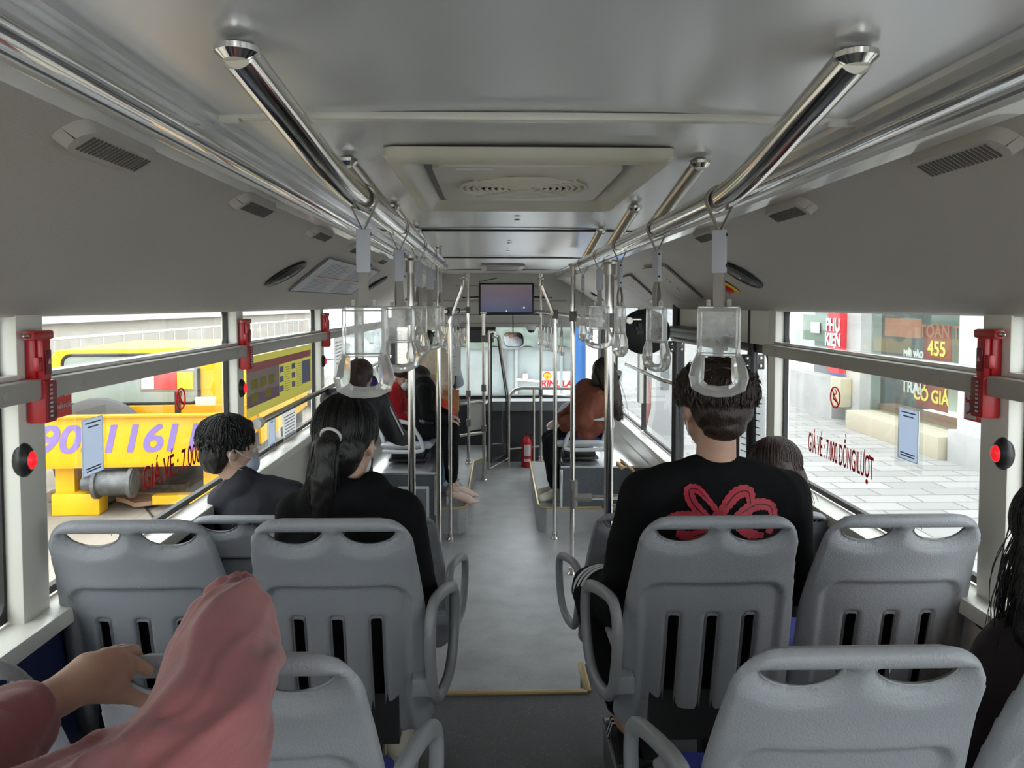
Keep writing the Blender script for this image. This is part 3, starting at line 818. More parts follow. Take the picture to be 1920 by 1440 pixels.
# vertical poles: (pixel x, depth, z base, z top, radius, label)
def pole(px, Y, zb, zt, r, lab, top=None, mt=None, clamp=None, py=700):
    x = at(px, py, Y).x
    t = empty('grab_pole', (x, Y, zb), lab, 'pole', 'vertical grab poles')
    pts = [V((x, Y, zb)), V((x, Y, zt))] if top is None else [V((x, Y, zb))] + smooth_path([V((x, Y, zt - .4)), V((x, Y, zt - .32)), V((x + (top - x) * .25, Y, zt - .24)), V((x + (top - x) * .8, Y, zt - .08)), V((top, Y, zt))], 5)
    MB().tube(pts, r, 14).build('pole', mt or chrome, t)
    MB().lathe((x, Y, zb), [(r * 2.0, 0), (r * 2.0, .008), (r * 1.35, .02), (r * 1.35, .05), (r, .052)], 16).build('base_flange', chrome2, t)
    tx = x if top is None else top
    MB().lathe((tx, Y, zt), [(r * 1.35, -.06), (r * 1.35, -.01), (r * 1.9, .0), (r * 1.9, .01)], 12).build('top_flange', chrome2, t)
    if clamp:
        for z in clamp: MB().tube([(x, Y, z - .035), (x, Y, z + .035)], r * 1.5, 12).build('clamp', mat('grey_clamp', (.16, .15, .14), .4), t)
    return t
def zlin(s, x):  # height of the sloped lining above x
    a, b = ((XL + .09, WT + .056), (-.63, EYE.z + .288)) if s < 0 else ((XR - .09, WT + .056), (.80, EYE.z + .288))
    return a[1] + (b[1] - a[1]) * (x - a[0]) / (b[0] - a[0])
pole(771, 3.3, .0, 2.05, .0165, 'thick shiny pole on the left in front of the red-jacketed passenger', clamp=(1.80,))
pole(822, 4.8, .0, CZ, .017, 'middle pole of the three left of the aisle')
pole(844, 6.0, .0, 2.06, .016, 'left aisle pole bent inward at its top, standing at the podium corner', top=-.22, clamp=(1.80,))
pole(1041, 6.0, .0, 2.06, .016, 'right aisle pole bent inward at its top, standing at the podium corner', top=.38, clamp=(1.78,))
pole(1074, 5.2, .0, 2.12, .017, 'slim pole right of the aisle just left of the rust brown woman', clamp=(1.775, .62))
pole(1142, 3.75, .0, 2.06, .022, 'thick shiny pole in front of the rust brown woman', clamp=(1.775,))
pole(878, 7.95, .2, 2.17, .017, 'pole at the driver partition left of the television', clamp=(1.80, .93, .63))
pole(907, 8.05, .0, 1.77, .018, 'pole at the driver partition nearest the aisle', clamp=(1.50, .98, .55), mt=chrome2)
pole(1014, 8.05, .2, 2.17, .015, 'slim pole in front of the windscreen right of the television', clamp=(.93,), mt=chrome2)
# low rails
t = empty('barrier_rail', (.55, 5.0, .6), 'clear-jointed horizontal barrier rail across the seat box on the right', 'rail')
a, b = at(1076, 933, 5.2), at(1170, 935, 5.2)
MB().tube([(a.x, 5.2, a.z), (XR - .05, 5.2, a.z)], .018, 12).build('rail', chrome, t)
MB().tube([(a.x + .01, 5.2, a.z), (a.x + .12, 5.2, a.z)], .028, 10).tube([(a.x, 5.2, a.z - .07), (a.x, 5.2, a.z + .12)], .027, 10).build('joint', mat('grey_clamp', (.16, .15, .14), .4), t)
t = empty('barrier_rail', (.55, 3.8, .5), 'short horizontal barrier rail beside the man in the printed shirt', 'rail')
a = at(1142, 957, 3.8)
MB().tube([(a.x, 3.8, a.z), (a.x + .50, 3.8, a.z)], .018, 12).build('rail', chrome, t)
MB().tube([(a.x - .02, 3.8, a.z), (a.x + .05, 3.8, a.z)], .03, 12).build('joint', chrome2, t)
# front barrier
t = empty('front_barrier', (.19, 8.7, 0), 'bent tube barrier in front of the dashboard', 'barrier')
Y = 8.7
MB().tube([at(954, 878, Y)] + smooth_path([at(954, 800, Y), at(954, 756, Y), at(958, 738, Y), at(972, 729, Y), at(1000, 728, Y), at(1095, 729, Y)], 5), .017, 12).build('frame_tube', chrome2, t)
MB().tube([at(1001, 729, Y), at(1001, 868, Y)], .015, 10).build('upright', chrome2, t)
MB().tube([at(956, 842, Y), at(1020, 836, Y)], .010, 10).tube([at(1018, 741, Y), at(1100, 745, Y)], .010, 10).build('cross_tube', chrome2, t)
# driver partition door
t = empty('partition_door', at(917, 880, 8.15), 'glazed swing door frame of the driver partition with a slanted top edge', 'door')
pf = [at(917, 622, 8.15), at(917, 880, 8.15), at(954, 858, 8.6), at(953, 742, 8.6), at(936, 632, 8.5), at(927, 621, 8.3), at(917, 621, 8.15)]
MB().tube(pf, .014, 10).build('frame_tube', chrome2, t)
MB().tube([p + V((0, .01, 0)) for p in (at(921, 630, 8.15), at(921, 868, 8.15), at(950, 850, 8.6), at(949, 744, 8.6), at(933, 634, 8.5), at(921, 630, 8.15))], .008, 6).build('rubber_seal', rubber, t)
m = MB(); m.prism([at(920, 624, 8.15), at(920, 872, 8.15), at(952, 855, 8.6), at(952, 745, 8.6), at(934, 634, 8.5)], (.003, .003, 0)); m.build('pane', clearw, t)
# driver side partition
t = empty('driver_partition', (-.3, 7.95, .2), 'partition behind the driver with horizontal tubes and a pale lower board', 'partition')
g = MB()
for py in (756, 815): g.tube([at(862, py + 2, 7.95), at(908, py - 4, 8.05)], .014, 10)
g.build('cross_tube', chrome2, t)
MB().prism([at(881, 757, 8.0), at(906, 752, 8.05), at(906, 803, 8.05), at(881, 808, 8.0)], (0, .01, 0)).build('board', mat('pale_board', (.55, .53, .48), .5), t)
m = MB(); m.prism([at(700, 640, 8.0), at(877, 640, 8.0), at(877, 755, 8.0), at(700, 755, 8.0)], (0, .006, 0)); m.build('pane', clearw, t)
MB().box((-.75, 8.0, .55), (.72, .05, .68)).build('lower_wall', darkp, t)
q = tag(MB().prism([at(809, 632, 7.7), at(864, 626, 7.7), at(864, 705, 7.7), at(809, 700, 7.7)], (0, .004, 0)).build('notice_board', whitep), 'large white notice sheet hanging behind the driver', 'notice')
g = MB()
for i in range(9): g.quad([at(814, 640 + i * 7, 7.695), at(814 + random.randint(25, 45), 640 + i * 7, 7.695), at(814 + 35, 641.5 + i * 7, 7.695), at(814, 641.5 + i * 7, 7.695)])
g.build('text_lines', mat('green_ink', (.15, .35, .30), .6), q)
# driver seat and hanging coat
t = empty('driver_seat', (-.62, 8.3, .2), 'dark driver seat behind the partition', 'seat')
MB().box((-.62, 8.32, .98), (.46, .12, .72), bev=.05).build('backrest', navyc, t)
MB().box((-.62, 8.50, .62), (.48, .40, .12), bev=.04).build('seat_cushion', navyc, t)
MB().box((-.62, 8.50, .38), (.3, .3, .36), bev=.02).build('base', blackm, t)

# ================================================================ CEILING FITTINGS
acm = mat('warm_white_plastic', (.62, .59, .49), .4)
t = empty('air_conditioning_grille', (.09, 2.28, CZ), 'large cream ceiling air intake with round slotted grille', 'air vent')
hx, hy = .342, .49; cx, cy = .088, 2.28
m = MB()
def loopr(hw, hh, z, r=.03): return [m.bm.verts.new((cx + u, cy + v, z)) for u, v in rrect(hw, hh, r, 4)]
Ls = [loopr(hx, hy, CZ + .005), loopr(hx, hy, CZ - .014), loopr(hx - .010, hy - .010, CZ - .026), loopr(hx - .040, hy - .035, CZ - .029), loopr(hx - .046, hy - .042, CZ - .026), loopr(hx - .085, hy - .16, CZ + .006)]
for a, b in zip(Ls, Ls[1:]):
    for i in range(len(a)): m._f([a[i], a[(i + 1) % len(a)], b[(i + 1) % len(b)], b[i]])
m.build('frame', acm, t)
MB().box((cx, cy, CZ - .003), (2 * hx - .165, 2 * hy - .30, .004)).build('recess_shade_sheet', blackm, t)  # flat black sheet puts the shade of the opening into colour, without real depth
ph, pw = .300, .232
m = MB(); pz = CZ - .030; cy = 2.15
N = 48; out = []
oc = rrect(pw, ph, .04, 11)
def polar_match(pts, rad):
    return [(rad * math.cos(math.atan2(v, u)), rad * math.sin(math.atan2(v, u))) for u, v in pts]
GR = .185; gy = 0
inn = polar_match(oc, GR + .02)
inn2 = polar_match(oc, GR)
L0 = [m.bm.verts.new((cx + u, cy + v, pz)) for u, v in oc]; L1 = [m.bm.verts.new((cx + u, cy + v, pz)) for u, v in inn]; L2 = [m.bm.verts.new((cx + u, cy + v, pz - .006)) for u, v in inn2]
L00 = [m.bm.verts.new((cx + u, cy + v, pz + .025)) for u, v in oc]
for a, b in ((L00, L0), (L0, L1), (L1, L2)):
    for i in range(len(a)): m._f([a[i], a[(i + 1) % len(a)], b[(i + 1) % len(b)], b[i]])
p_ = m.build('centre_panel', acm, t)
m = MB()
for i in range(9):
    r = .034 + i * .0175
    m.tube([(cx + r * math.cos(R(a)), cy + r * math.sin(R(a)), pz - .006) for a in range(0, 361, 12)], .0042, 6)
for a in range(45, 360, 90): m.tube([(cx, cy, pz - .008), (cx + GR * math.cos(R(a)), cy + GR * math.sin(R(a)), pz - .007)], .005, 6)
m.lathe((cx, cy, pz - .004), [(.03, 0), (.03, -.006), (.02, -.009)], 20)
m.build('round_grille', acm, p_)
MB().box((cx - .13, cy - .265, pz - .001), (.09, .018, .003)).build('maker_plate', whitep, p_)
# far hatch
t = empty('roof_hatch', (.1, 7.3, CZ), 'small grey ceiling hatch in front of the television', 'hatch')
MB().box((.10, 7.35, CZ - .006), (.40, .9, .02), bev=.006).build('frame', hdr, t)
q = MB()
for i in range(4): q.box((.10, 7.02 + i * .21, CZ - .018), (.30, .16, .006), bev=.002)
q.build('grille_panel', mat('grey_clamp', (.16, .15, .14), .4), t)

# panel planes for things mounted on the linings
def lin_plane(s):
    a = V((XL + .09, 0, WT + .056)) if s < 0 else V((XR - .09, 0, WT + .056)); b = V((-.63, 0, EYE.z + .288)) if s < 0 else V((.80, 0, EYE.z + .288))
    up = (b - a).normalized(); n_ = up.cross(V((0, 1, 0)))
    if n_.z > 0: n_ = -n_
    return a, up, n_
def on_lin(s, px, py):
    a, up, n_ = lin_plane(s); return onplane(px, py, a + n_ * .003, n_)
def lin_frame(s, c, off=0):
    a, up, n_ = lin_plane(s); return frame_M(c + n_ * off, (0, 1, 0), up), up, n_
vt = None
vents = [(-1, 205, 272, 'on the left lining nearest the camera'), (-1, 476, 382, 'on the left lining, second from the camera'), (-1, 600, 436, 'on the left lining, third from the camera'), (-1, 664, 464, 'on the left lining, fourth from the camera'), (-1, 714, 486, 'on the left lining, fifth from the camera'),
         (1, 1806, 284, 'on the right lining nearest the camera'), (1, 1482, 391, 'on the right lining, second from the camera'), (1, 1328, 438, 'on the right lining, third from the camera')]
for s, px, py, lab in vents:
    a, up, n_ = lin_plane(s); c = onplane(px, py, a, n_)
    t = empty('ceiling_air_vent', c, 'pale grey oblong slatted air vent ' + lab, 'air vent', 'oblong air vents on the side linings')
    # wedge body hanging slightly below the lining
    m = MB(); L_, W_ = .128, .027
    for i in range(2): pass
    M = frame_M(c, (0, 1, 0), up)
    base = [M @ V((u, v, 0)) for u, v in rrect(L_ + .012, W_ + .008, .028, 4)]
    dn = n_ * .020
    top = [M @ V((u, v, 0)) + dn for u, v in rrect(L_, W_, .028, 4)]
    A = [m.bm.verts.new(p - n_ * .005) for p in base]; B = [m.bm.verts.new(p) for p in top]
    for i in range(len(A)): m._f([A[i], A[(i + 1) % len(A)], B[(i + 1) % len(A)], B[i]])
    m._f(B); m.build('housing', panel, t)
    m = MB()
    rot = Matrix(((0, up.x, n_.x), (1, up.y, n_.y), (0, up.z, n_.z)))
    for i in range(17):
        if abs(i - 8) > 8: continue
        m.box(c + n_ * .0205 + V((0, (i - 8) * .0122, 0)) , (.0050, W_ * 1.30, .0030), rot)
    m.build('slot_shade_bars', mat('vent_slot_shade', (.10, .095, .085), .6), t)  # dark bars on the closed housing stand in for shaded slots
for s, px, py, lab in ((-1, 536, 513, 'black round ceiling speaker left of the route notice'), (-1, 704, 532, 'black round ceiling speaker right of the route notice'), (1, 1391, 515, 'black round ceiling speaker beside the nearest right strap'), (1, 1120, 556, 'far black round ceiling speaker on the right lining')):
    a, up, n_ = lin_plane(s); c = onplane(px, py, a, n_)
    t = empty('ceiling_speaker', c, lab, 'speaker', 'round ceiling speakers')
    r = .100 if 'far' not in lab else .085
    MB().lathe(c, [(r, 0), (r, .006), (r * .94, .010), (r * .90, .008), (r * .86, .012), (r * .80, .012), (r * .76, .008), (r * .70, .011), (.004, .016)], 36, n_).build('cone_cover', blackm, t)
    MB().lathe(c + n_ * .016, [(.005, 0), (.003, .003)], 8, n_).build('centre_screw', chrome, t)
# route notice
pts = [on_lin(-1, 617, 483), on_lin(-1, 711, 508), on_lin(-1, 658, 551), on_lin(-1, 541, 544)]
a, up, n_ = lin_plane(-1)
t = tag(MB().prism(pts, n_ * .004).build('route_notice', whitep), 'white printed route notice with dark border on the left ceiling lining', 'notice')
c0 = sum(pts, V((0, 0, 0))) / 4
MB().tube([p + n_ * .004 for p in pts + [pts[0]]], .003, 6).build('border', inkd, t)
def bil(u, v): return pts[3].lerp(pts[2], u).lerp(pts[0].lerp(pts[1], u), v) + n_ * .0055
q = MB()
for col in range(2):
    for i in range(22):
        v0 = .07 + i * .038 if i < 11 else .53 + (i - 11) * .036
        ln = random.uniform(.25, .38); u0 = .10 + col * .42
        q.quad([bil(u0, v0), bil(u0 + ln, v0), bil(u0 + ln, v0 + .012), bil(u0, v0 + .012)])
q.build('text_lines', mat('grey_ink', (.33, .36, .42), .6), t)
q = MB(); q.quad([bil(.06, .500), bil(.94, .500), bil(.94, .515), bil(.06, .515)]); q.build('route_line', redink, t)
# overhead duct flaps with arrows on the right
for i, (Q, lab) in enumerate((([(1206, 502), (1247, 497), (1318, 558), (1278, 564)], 'pale flap cover with arrow marks on the right lining, nearer one'), ([(1152, 523), (1182, 515), (1228, 556), (1208, 565)], 'pale flap cover with arrow marks on the right lining, farther one'))):
    P = [on_lin(1, *q_) for q_ in Q]; a, up, n_ = lin_plane(1)
    c = sum(P, V((0, 0, 0))) / 4
    t = tag(MB().prism(P, n_ * .008).build('duct_flap', panel), lab, 'cover')
    MB().tube([p + n_ * .006 for p in P + [P[0]]], .0025, 6).build('seam', mat('vent_slot_shade', (.10, .095, .085), .6), t)
    for f in (.35, .62):
        c1 = P[1].lerp(P[2], f).lerp(P[0].lerp(P[3], f), .45)
        dv = (P[2] - P[1]).normalized() * .014; dw = (P[0] - P[1]).normalized() * .012
        MB().prism([c1 - dv, c1 + dw, c1 + dv * .2], n_ * .010).build('arrow_mark', blackm, t); MB().prism([c1 + dv * 2.6, c1 + dv * 1.4 + dw, c1 + dv * 1.4], n_ * .010).build('arrow_mark', blackm, t)
# emergency disc behind the nearest right strap
c = on_lin(1, 1366, 537); a, up, n_ = lin_plane(1)
t = empty('emergency_release', c, 'red knob on yellow disc beside the right ceiling speaker', 'knob')
MB().lathe(c, [(.055, 0), (.055, .006), (.05, .008)], 28, n_).build('plate', mat('yellow_disc', (.75, .52, .02), .4), t)
MB().lathe(c + n_ * .008, [(.035, 0), (.037, .012), (.03, .018)], 24, n_).build('knob', redp, t)

# ================================================================ WALL FITTINGS
def hammer(s, Y, lab, zt=1.775):
    xw = XL if s > 0 else XR
    t = empty('emergency_hammer', (xw, Y, zt - .1), lab, 'emergency hammer', 'red emergency hammers on the window pillars')
    X = lambda d: xw + s * d
    MB().box((X(.014), Y, zt - .055), (.026, .046, .105), bev=.006).build('holder', redp, t)
    o = MB().box((X(.034), Y, zt - .062), (.018, .034, .12), bev=.006).box((X(.033), Y - .024, zt - .068), (.016, .018, .035), bev=.004).build('hammer_grip', redp, t)
    MB().box((X(.045), Y, zt - .064), (.004, .022, .06), bev=.002).build('label_plate', redd, o)
    MB().prism([(X(.0475), Y - .007, zt - .068), (X(.0475), Y + .007, zt - .068), (X(.0475), Y, zt - .054)], (s * .001, 0, 0)).build('warning_triangle', mat('pale_red_mark', (.75, .35, .32), .5), o)
    MB().box((X(.030), Y - .012, zt + .002), (.030, .085, .024), bev=.008).build('hammer_head', redp, t)
    MB().lathe((X(.030), Y - .056, zt + .002), [(.007, 0), (.006, .012), (.001, .018)], 10, V((0, -1, 0))).build('steel_tip', chrome2, t)
    tr = MB().box((X(.026), Y + .002, zt - .160), (.048, .052, .106), bev=.008).build('tray', redp, t)
    MB().box((X(.0505), Y + .004, zt - .158), (.003, .036, .090), bev=.001).build('tray_slot_shade', redd, tr)  # darker red plate paints the shaded inside of the slot
    for i in range(8): MB().box((X(.0525), Y - .004, zt - .120 - i * .0108), (.002, .010, .005)).build('notch', mat('pale_red_mark', (.75, .35, .32), .5) if i < 4 else whitep, tr)
def stop_button(s, Y, lab, z=1.476):
    xw = XL if s > 0 else XR
    t = empty('stop_button', (xw, Y, z), lab, 'button', 'red stop buttons on the window pillars')
    M = Matrix.Identity(3)
    MB().sph((xw, Y, z), (.024, .028, .042)).build('housing', blackm, t)
    MB().sph((xw + s * .017, Y, z), (.013, .017, .023)).build('button', redg, t)
for s, Y, w_ in ((1, 1.905, 'on the nearest left window pillar'), (1, 3.475, 'on the second left window pillar'), (1, 5.15, 'on the third left window pillar'), (-1, 1.925, 'on the nearest right window pillar')):
    hammer(s, Y, 'red emergency hammer in its holder ' + w_, 1.775 if Y < 4 else 1.785); stop_button(s, Y - (.035 if Y < 2 else 0), 'black oval stop button with red centre ' + w_)

# ---- stickers and papers on the glass
def glass_frame(s, Y, z, off=.004):
    X = (XL if s > 0 else XR) - s * .05 + s * off
    # reader stands inside: text runs left to right as seen
    return frame_M(V((X, Y, z)), (0, s * 1, 0), (0, 0, 1))
GX = {1: XL - .045, -1: XR + .045}
def fare(s, pa, pb, label):
    a, b = onx(*pa, GX[s]), onx(*pb, GX[s])
    L_ = abs(b.y - a.y); c = (a + b) / 2
    M = frame_M(c, (0, s, 0), (0, 0, 1))
    I = Matrix.Identity(4)
    def wd(tx_):
        q = text_mesh(tx_, .115, I, redink, 'q', None, .0004, 1, .0012, 0, 'LEFT'); x_ = [v.co.x for v in q.data.vertices]; r_ = (min(x_), max(x_)); bpy.data.objects.remove(q); return r_
    full = 'GIÁ VÉ : 7.000 DỒNG/LƯOT'
    o = text_mesh(full, .115, I, redink, 'fare_lettering', None, .0004, 1, .0012, 0, 'LEFT')
    ol = wd('GIÁ VÉ : 7.000 DỒNG/LƯO'); ow = wd('O'); x0_, x1_ = wd(full); dl = wd('GIÁ VÉ : 7.000 D')[1]; dw = wd('D'); dl -= (dw[1] - dw[0])
    k_ = L_ / (x1_ - x0_)
    for v in o.data.vertices: v.co.x = (v.co.x - (x0_ + x1_) / 2) * k_
    o.matrix_basis = M
    oc = (ol[1] - (ow[1] - ow[0]) / 2 - (x0_ + x1_) / 2) * k_
    g = MB().lathe((oc, -.050, 0), [(.009, 0), (.009, .001)], 12).build('tone_dot', redink, None); g.parent = o
    g = MB().tube(smooth_path([V((oc + .026 * k_, .034, 0)), V((oc + .036 * k_, .038, 0)), V((oc + .038 * k_, .050, 0))], 3), .0028, 6).build('letter_horn', redink, None); g.parent = o
    g = MB().box(((dl + .008 - (x0_ + x1_) / 2) * k_, .0, .0), (.030 * k_, .010, .001)).build('letter_bar', redink, None); g.parent = o
    return tag(o, label, 'lettering')
fare(1, (268, 888), (455, 818), 'red fare lettering on the left window beside the masked boy')
fare(-1, (1516, 838), (1638, 872), 'red fare lettering on the right window above the empty seat')
def qr_paper(s, px, py, lab, w=.115, h=.165):
    c = onx(px, py, GX[s] + s * .004)
    M = frame_M(c, (0, s, 0), (0, 0, 1))
    t = tag(MB().quad([(-w / 2, -h / 2, 0), (w / 2, -h / 2, 0), (w / 2, h / 2, 0), (-w / 2, h / 2, 0)]).build('payment_notice', paperb), lab, 'notice')
    t.matrix_basis = M
    q = MB().tube([(-w / 2, -h / 2, .0), (w / 2, -h / 2, 0), (w / 2, h / 2, 0), (-w / 2, h / 2, 0), (-w / 2, -h / 2, 0)], .0022, 4).build('white_border', whitep, None); q.parent = t
    g = MB()
    for i, (zz, ww) in enumerate(((.070, .085), (.058, .06), (-.062, .085), (-.070, .08))): g.box((0, zz, .002), (ww, .004, .0006))
    g = g.build('text_lines', inkd, None); g.parent = t
    f = MB().box((0, 0, -.001), (w + .05, h + .06, .0006)).build('plastic_pocket', clearw, None); f.parent = t
    return t
qr_paper(1, 174, 836, 'small pale blue notice taped to the nearest left window')
qr_paper(-1, 1703, 815, 'small pale blue notice taped to the nearest right window')
qr_paper(1, 510, 811, 'small pale blue notice taped to the second left window')
def no_smoking(s, px, py, lab):
    c = onx(px, py, GX[s]); M = frame_M(c, (0, s, 0), (0, 0, 1)); m = MB()
    r = .040
    m.tube([(r * math.cos(R(a)), r * 1.0 * math.sin(R(a)), 0) for a in range(0, 361, 15)], .003, 6, cap=False)
    m.tube([(-r * .7, r * .7, 0), (r * .7, -r * .7, 0)], .0025, 6)
    m.box((.002, -.012, 0), (.045, .007, .001), Matrix.Rotation(R(-18), 3, 'Z'))
    m.tube(smooth_path([(-.012, -.004, 0), (-.018, .010, 0), (.004, .012, 0), (.008, .024, 0), (-.006, .030, 0)], 4), .002, 6)
    o = m.build('no_smoking_sign', redink); o.matrix_basis = M
    return tag(o, lab, 'sign')
no_smoking(1, 339, 748, 'red no smoking symbol on the left window'); no_smoking(-1, 1566, 745, 'red no smoking symbol on the right window')
# exit stickers by the hammers
for s, pa, lab in ((1, (118, 752), 'red emergency exit sticker behind the nearest left hammer'), (-1, (1829, 762), 'red emergency exit sticker with running figure beside the right hammer')):
    c = onx(*pa, GX[s]); M = frame_M(c, (0, s, 0), (0, 0, 1))
    w_ = .085 if s > 0 else .10
    o = MB().box((0, 0, 0), (w_, .085, .001)).build('exit_sticker', mat('red_sticker', (.72, .05, .04), .45)); o.matrix_basis = M; tag(o, lab, 'sticker')
    if s < 0:
        q = MB().box((-.020, 0, .001), (.050, .074, .001)).build('white_field', whitep, None); q.parent = o
        g = MB(); g.sph((-.018, .024, .002), (.006, .006, .001)); g.tube([(-.020, .016, .002), (-.014, -.004, .002)], .0045, 6)
        g.tube([(-.014, -.004, .002), (-.002, -.012, .002), (.002, -.028, .002)], .003, 6); g.tube([(-.014, -.004, .002), (-.022, -.018, .002), (-.034, -.024, .002)], .003, 6)
        g.tube([(-.019, .014, .002), (-.034, .008, .002), (-.038, .020, .002)], .0025, 6); g.tube([(-.018, .012, .002), (-.004, .004, .002)], .0025, 6)
        g = g.build('running_figure', redink, None); g.parent = o
        for i, tx in enumerate(('CỬA', 'THOÁT')):
            pass
    else:
        for tx, zz in (('LỐI THOÁT', .018), ('KHẨN CẤP', -.014)):
            g = text_mesh(tx, .016, Matrix.Translation((0.0, zz, .0015)), whitep); g.parent = o
# safety poster on the second left window
Pq = [onx(459, 655, GX[1]), onx(583, 643, GX[1]), onx(583, 723, GX[1]), onx(459, 786, GX[1])]
ya, yb = Pq[0].y, Pq[1].y; z1_, z0_ = 1.60, 1.305
X = GX[1] + .004
pym = paper_mat('yellow_poster_paper', (.52, .47, .10), .35)
t = tag(MB().quad([(X, ya, z0_), (X, yb, z0_), (X, yb, z1_), (X, ya, z1_)]).build('safety_poster', pym), 'long yellow safety poster with pink heading on the second left window', 'poster')
def pst(u0, u1, v0, v1, mt, nm, off=.0018):
    MB().box((X + off, ya + (yb - ya) * (u0 + u1) / 2, z0_ + (z1_ - z0_) * (v0 + v1) / 2), (.0008, (yb - ya) * (u1 - u0), (z1_ - z0_) * (v1 - v0))).build(nm, mt, t)
pst(.0, .97, .74, .88, mat('pink_poster_ink', (.50, .16, .17), .6), 'heading_band')
pst(.0, .42, .16, .36, mat('purple_poster_ink', (.28, .17, .26), .6), 'purple_field'); pst(.0, .42, .36, .74, mat('mauve_poster_ink', (.42, .32, .30), .6), 'mauve_field')
pst(.80, .96, .20, .68, mat('blue_poster_ink', (.22, .24, .38), .6), 'bus_picture')
for u in (.43, .62):
    for v in (.22, .40, .58): pst(u, u + .055, v, v + .11, mat('blue_poster_ink', (.22, .24, .38), .6), 'small_picture')
gm = mat('dark_poster_ink', (.20, .19, .10), .6)
q = MB()
for u in (.50, .70):
    for i in range(11): q.box((X + .0018, ya + (yb - ya) * (u + .045), z0_ + (z1_ - z0_) * (.20 + i * .045)), (.0006, (yb - ya) * .08, .0022))
q.build('text_lines', gm, t)
for u, v in ((.05, .45), (.16, .45), (.27, .45), (.05, .22), (.22, .22)): pst(u, u + .08, v, v + .16, pym, 'picture_frame', .0026)
# loose paper sheets on the windows
def sheet_paper(s, pts, nm, lab, mt=whitep):
    P = [onx(*p, GX[s] + s * .006) for p in pts]
    o = tag(MB().quad(P).build(nm, mt), lab, 'paper')
    q = MB()
    for i in range(8):
        v = .14 + i * .1
        a, b = P[0].lerp(P[3], v), P[1].lerp(P[2], v)
        q.quad([a.lerp(b, .12) + V((s * .002, 0, 0)), a.lerp(b, .85) + V((s * .002, 0, 0)), a.lerp(b, .85) + V((s * .002, 0, -.006)), a.lerp(b, .12) + V((s * .002, 0, -.006))])
    q.build('text_lines', mat('grey_ink', (.33, .36, .42), .6), o)
    return o
sheet_paper(1, [(528, 776), (556, 762), (555, 818), (532, 834)], 'taped_paper', 'curling white sheet taped low on the second left window')
sheet_paper(1, [(626, 634), (642, 630), (642, 690), (627, 700)], 'taped_paper', 'white sheet taped to the third left window')
sheet_paper(-1, [(1384, 738), (1434, 744), (1434, 880), (1384, 860)], 'door_notice', 'tall white notice with green and red print on the middle door glass')

# ================================================================ FRONT FITTINGS
t = empty('television', at(949, 560, 8.3), 'flat television screen hanging above the aisle at the front', 'television')
c = at(949.5, 560.5, 8.3); W_, H_ = 104 * 8.3 / 1440, 61 * 8.3 / 1440
MB().box((c.x, 8.33, c.z), (W_, .05, H_), bev=.008).build('bezel', blackm, t)
scm = bpy.data.materials.new('screen_picture'); scm.use_nodes = True
n_ = scm.node_tree.nodes; l_ = scm.node_tree.links; b_ = n_['Principled BSDF']; b_.inputs['Base Color'].default_value = (.01, .01, .012, 1); b_.inputs['Roughness'].default_value = .2
tcn = n_.new('ShaderNodeTexCoord'); sx_ = n_.new('ShaderNodeSeparateXYZ'); rp = n_.new('ShaderNodeValToRGB')
l_.new(tcn.outputs['Generated'], sx_.inputs[0]); l_.new(sx_.outputs['Z'], rp.inputs['Fac'])
rp.color_ramp.elements[0].color = (.018, .030, .075, 1); rp.color_ramp.elements[1].color = (.085, .060, .070, 1)
e_ = rp.color_ramp.elements.new(.35); e_.color = (.055, .045, .075, 1)
l_.new(rp.outputs['Color'], b_.inputs['Emission Color']); b_.inputs['Emission Strength'].default_value = .7
MB().box((c.x, 8.302, c.z + .006), (W_ - .045, .004, H_ - .055)).build('screen', scm, t)
glow = mat('white_screen_dot', (.5, .5, .5), .5, emit=(.6, .6, .7), es=.6)
MB().lathe((c.x + .19, 8.299, c.z - .095), [(.010, 0), (.010, .001)], 14, V((0, -1, 0))).build('round_icon', glow, t)
MB().lathe((c.x - .0, 8.299, c.z - .13), [(.006, 0), (.006, .001)], 12, V((0, -1, 0))).build('small_icon', glow, t)
for sx in (-1, 1): MB().tube([(c.x + sx * W_ / 2, 8.34, c.z + .02), (c.x + sx * (W_ / 2 + .13), 8.25, c.z + .01)], .012, 8).tube([(c.x + sx * (W_ / 2 + .13), 8.25, c.z + .01), (c.x + sx * (W_ / 2 + .16), 8.0, c.z + .01)], .010, 8).build('mounting_arm', blackm, t)
MB().tube([(c.x - .3, 8.35, c.z + H_ / 2 + .01), (c.x - .1, 8.35, c.z + H_ / 2 + .05)], .006, 8).build('cable', blackm, t)
o = text_mesh('35.A', .075, frame_M(V((at(1012, 587, 8.995).x, 8.99, at(1012, 587, 8.995).z)), (1, 0, 0), (0, 0, 1)), blackm, 'route_number', None, .0005, 1, .002); tag(o, 'black route number letters on the front panel beside the television', 'lettering')
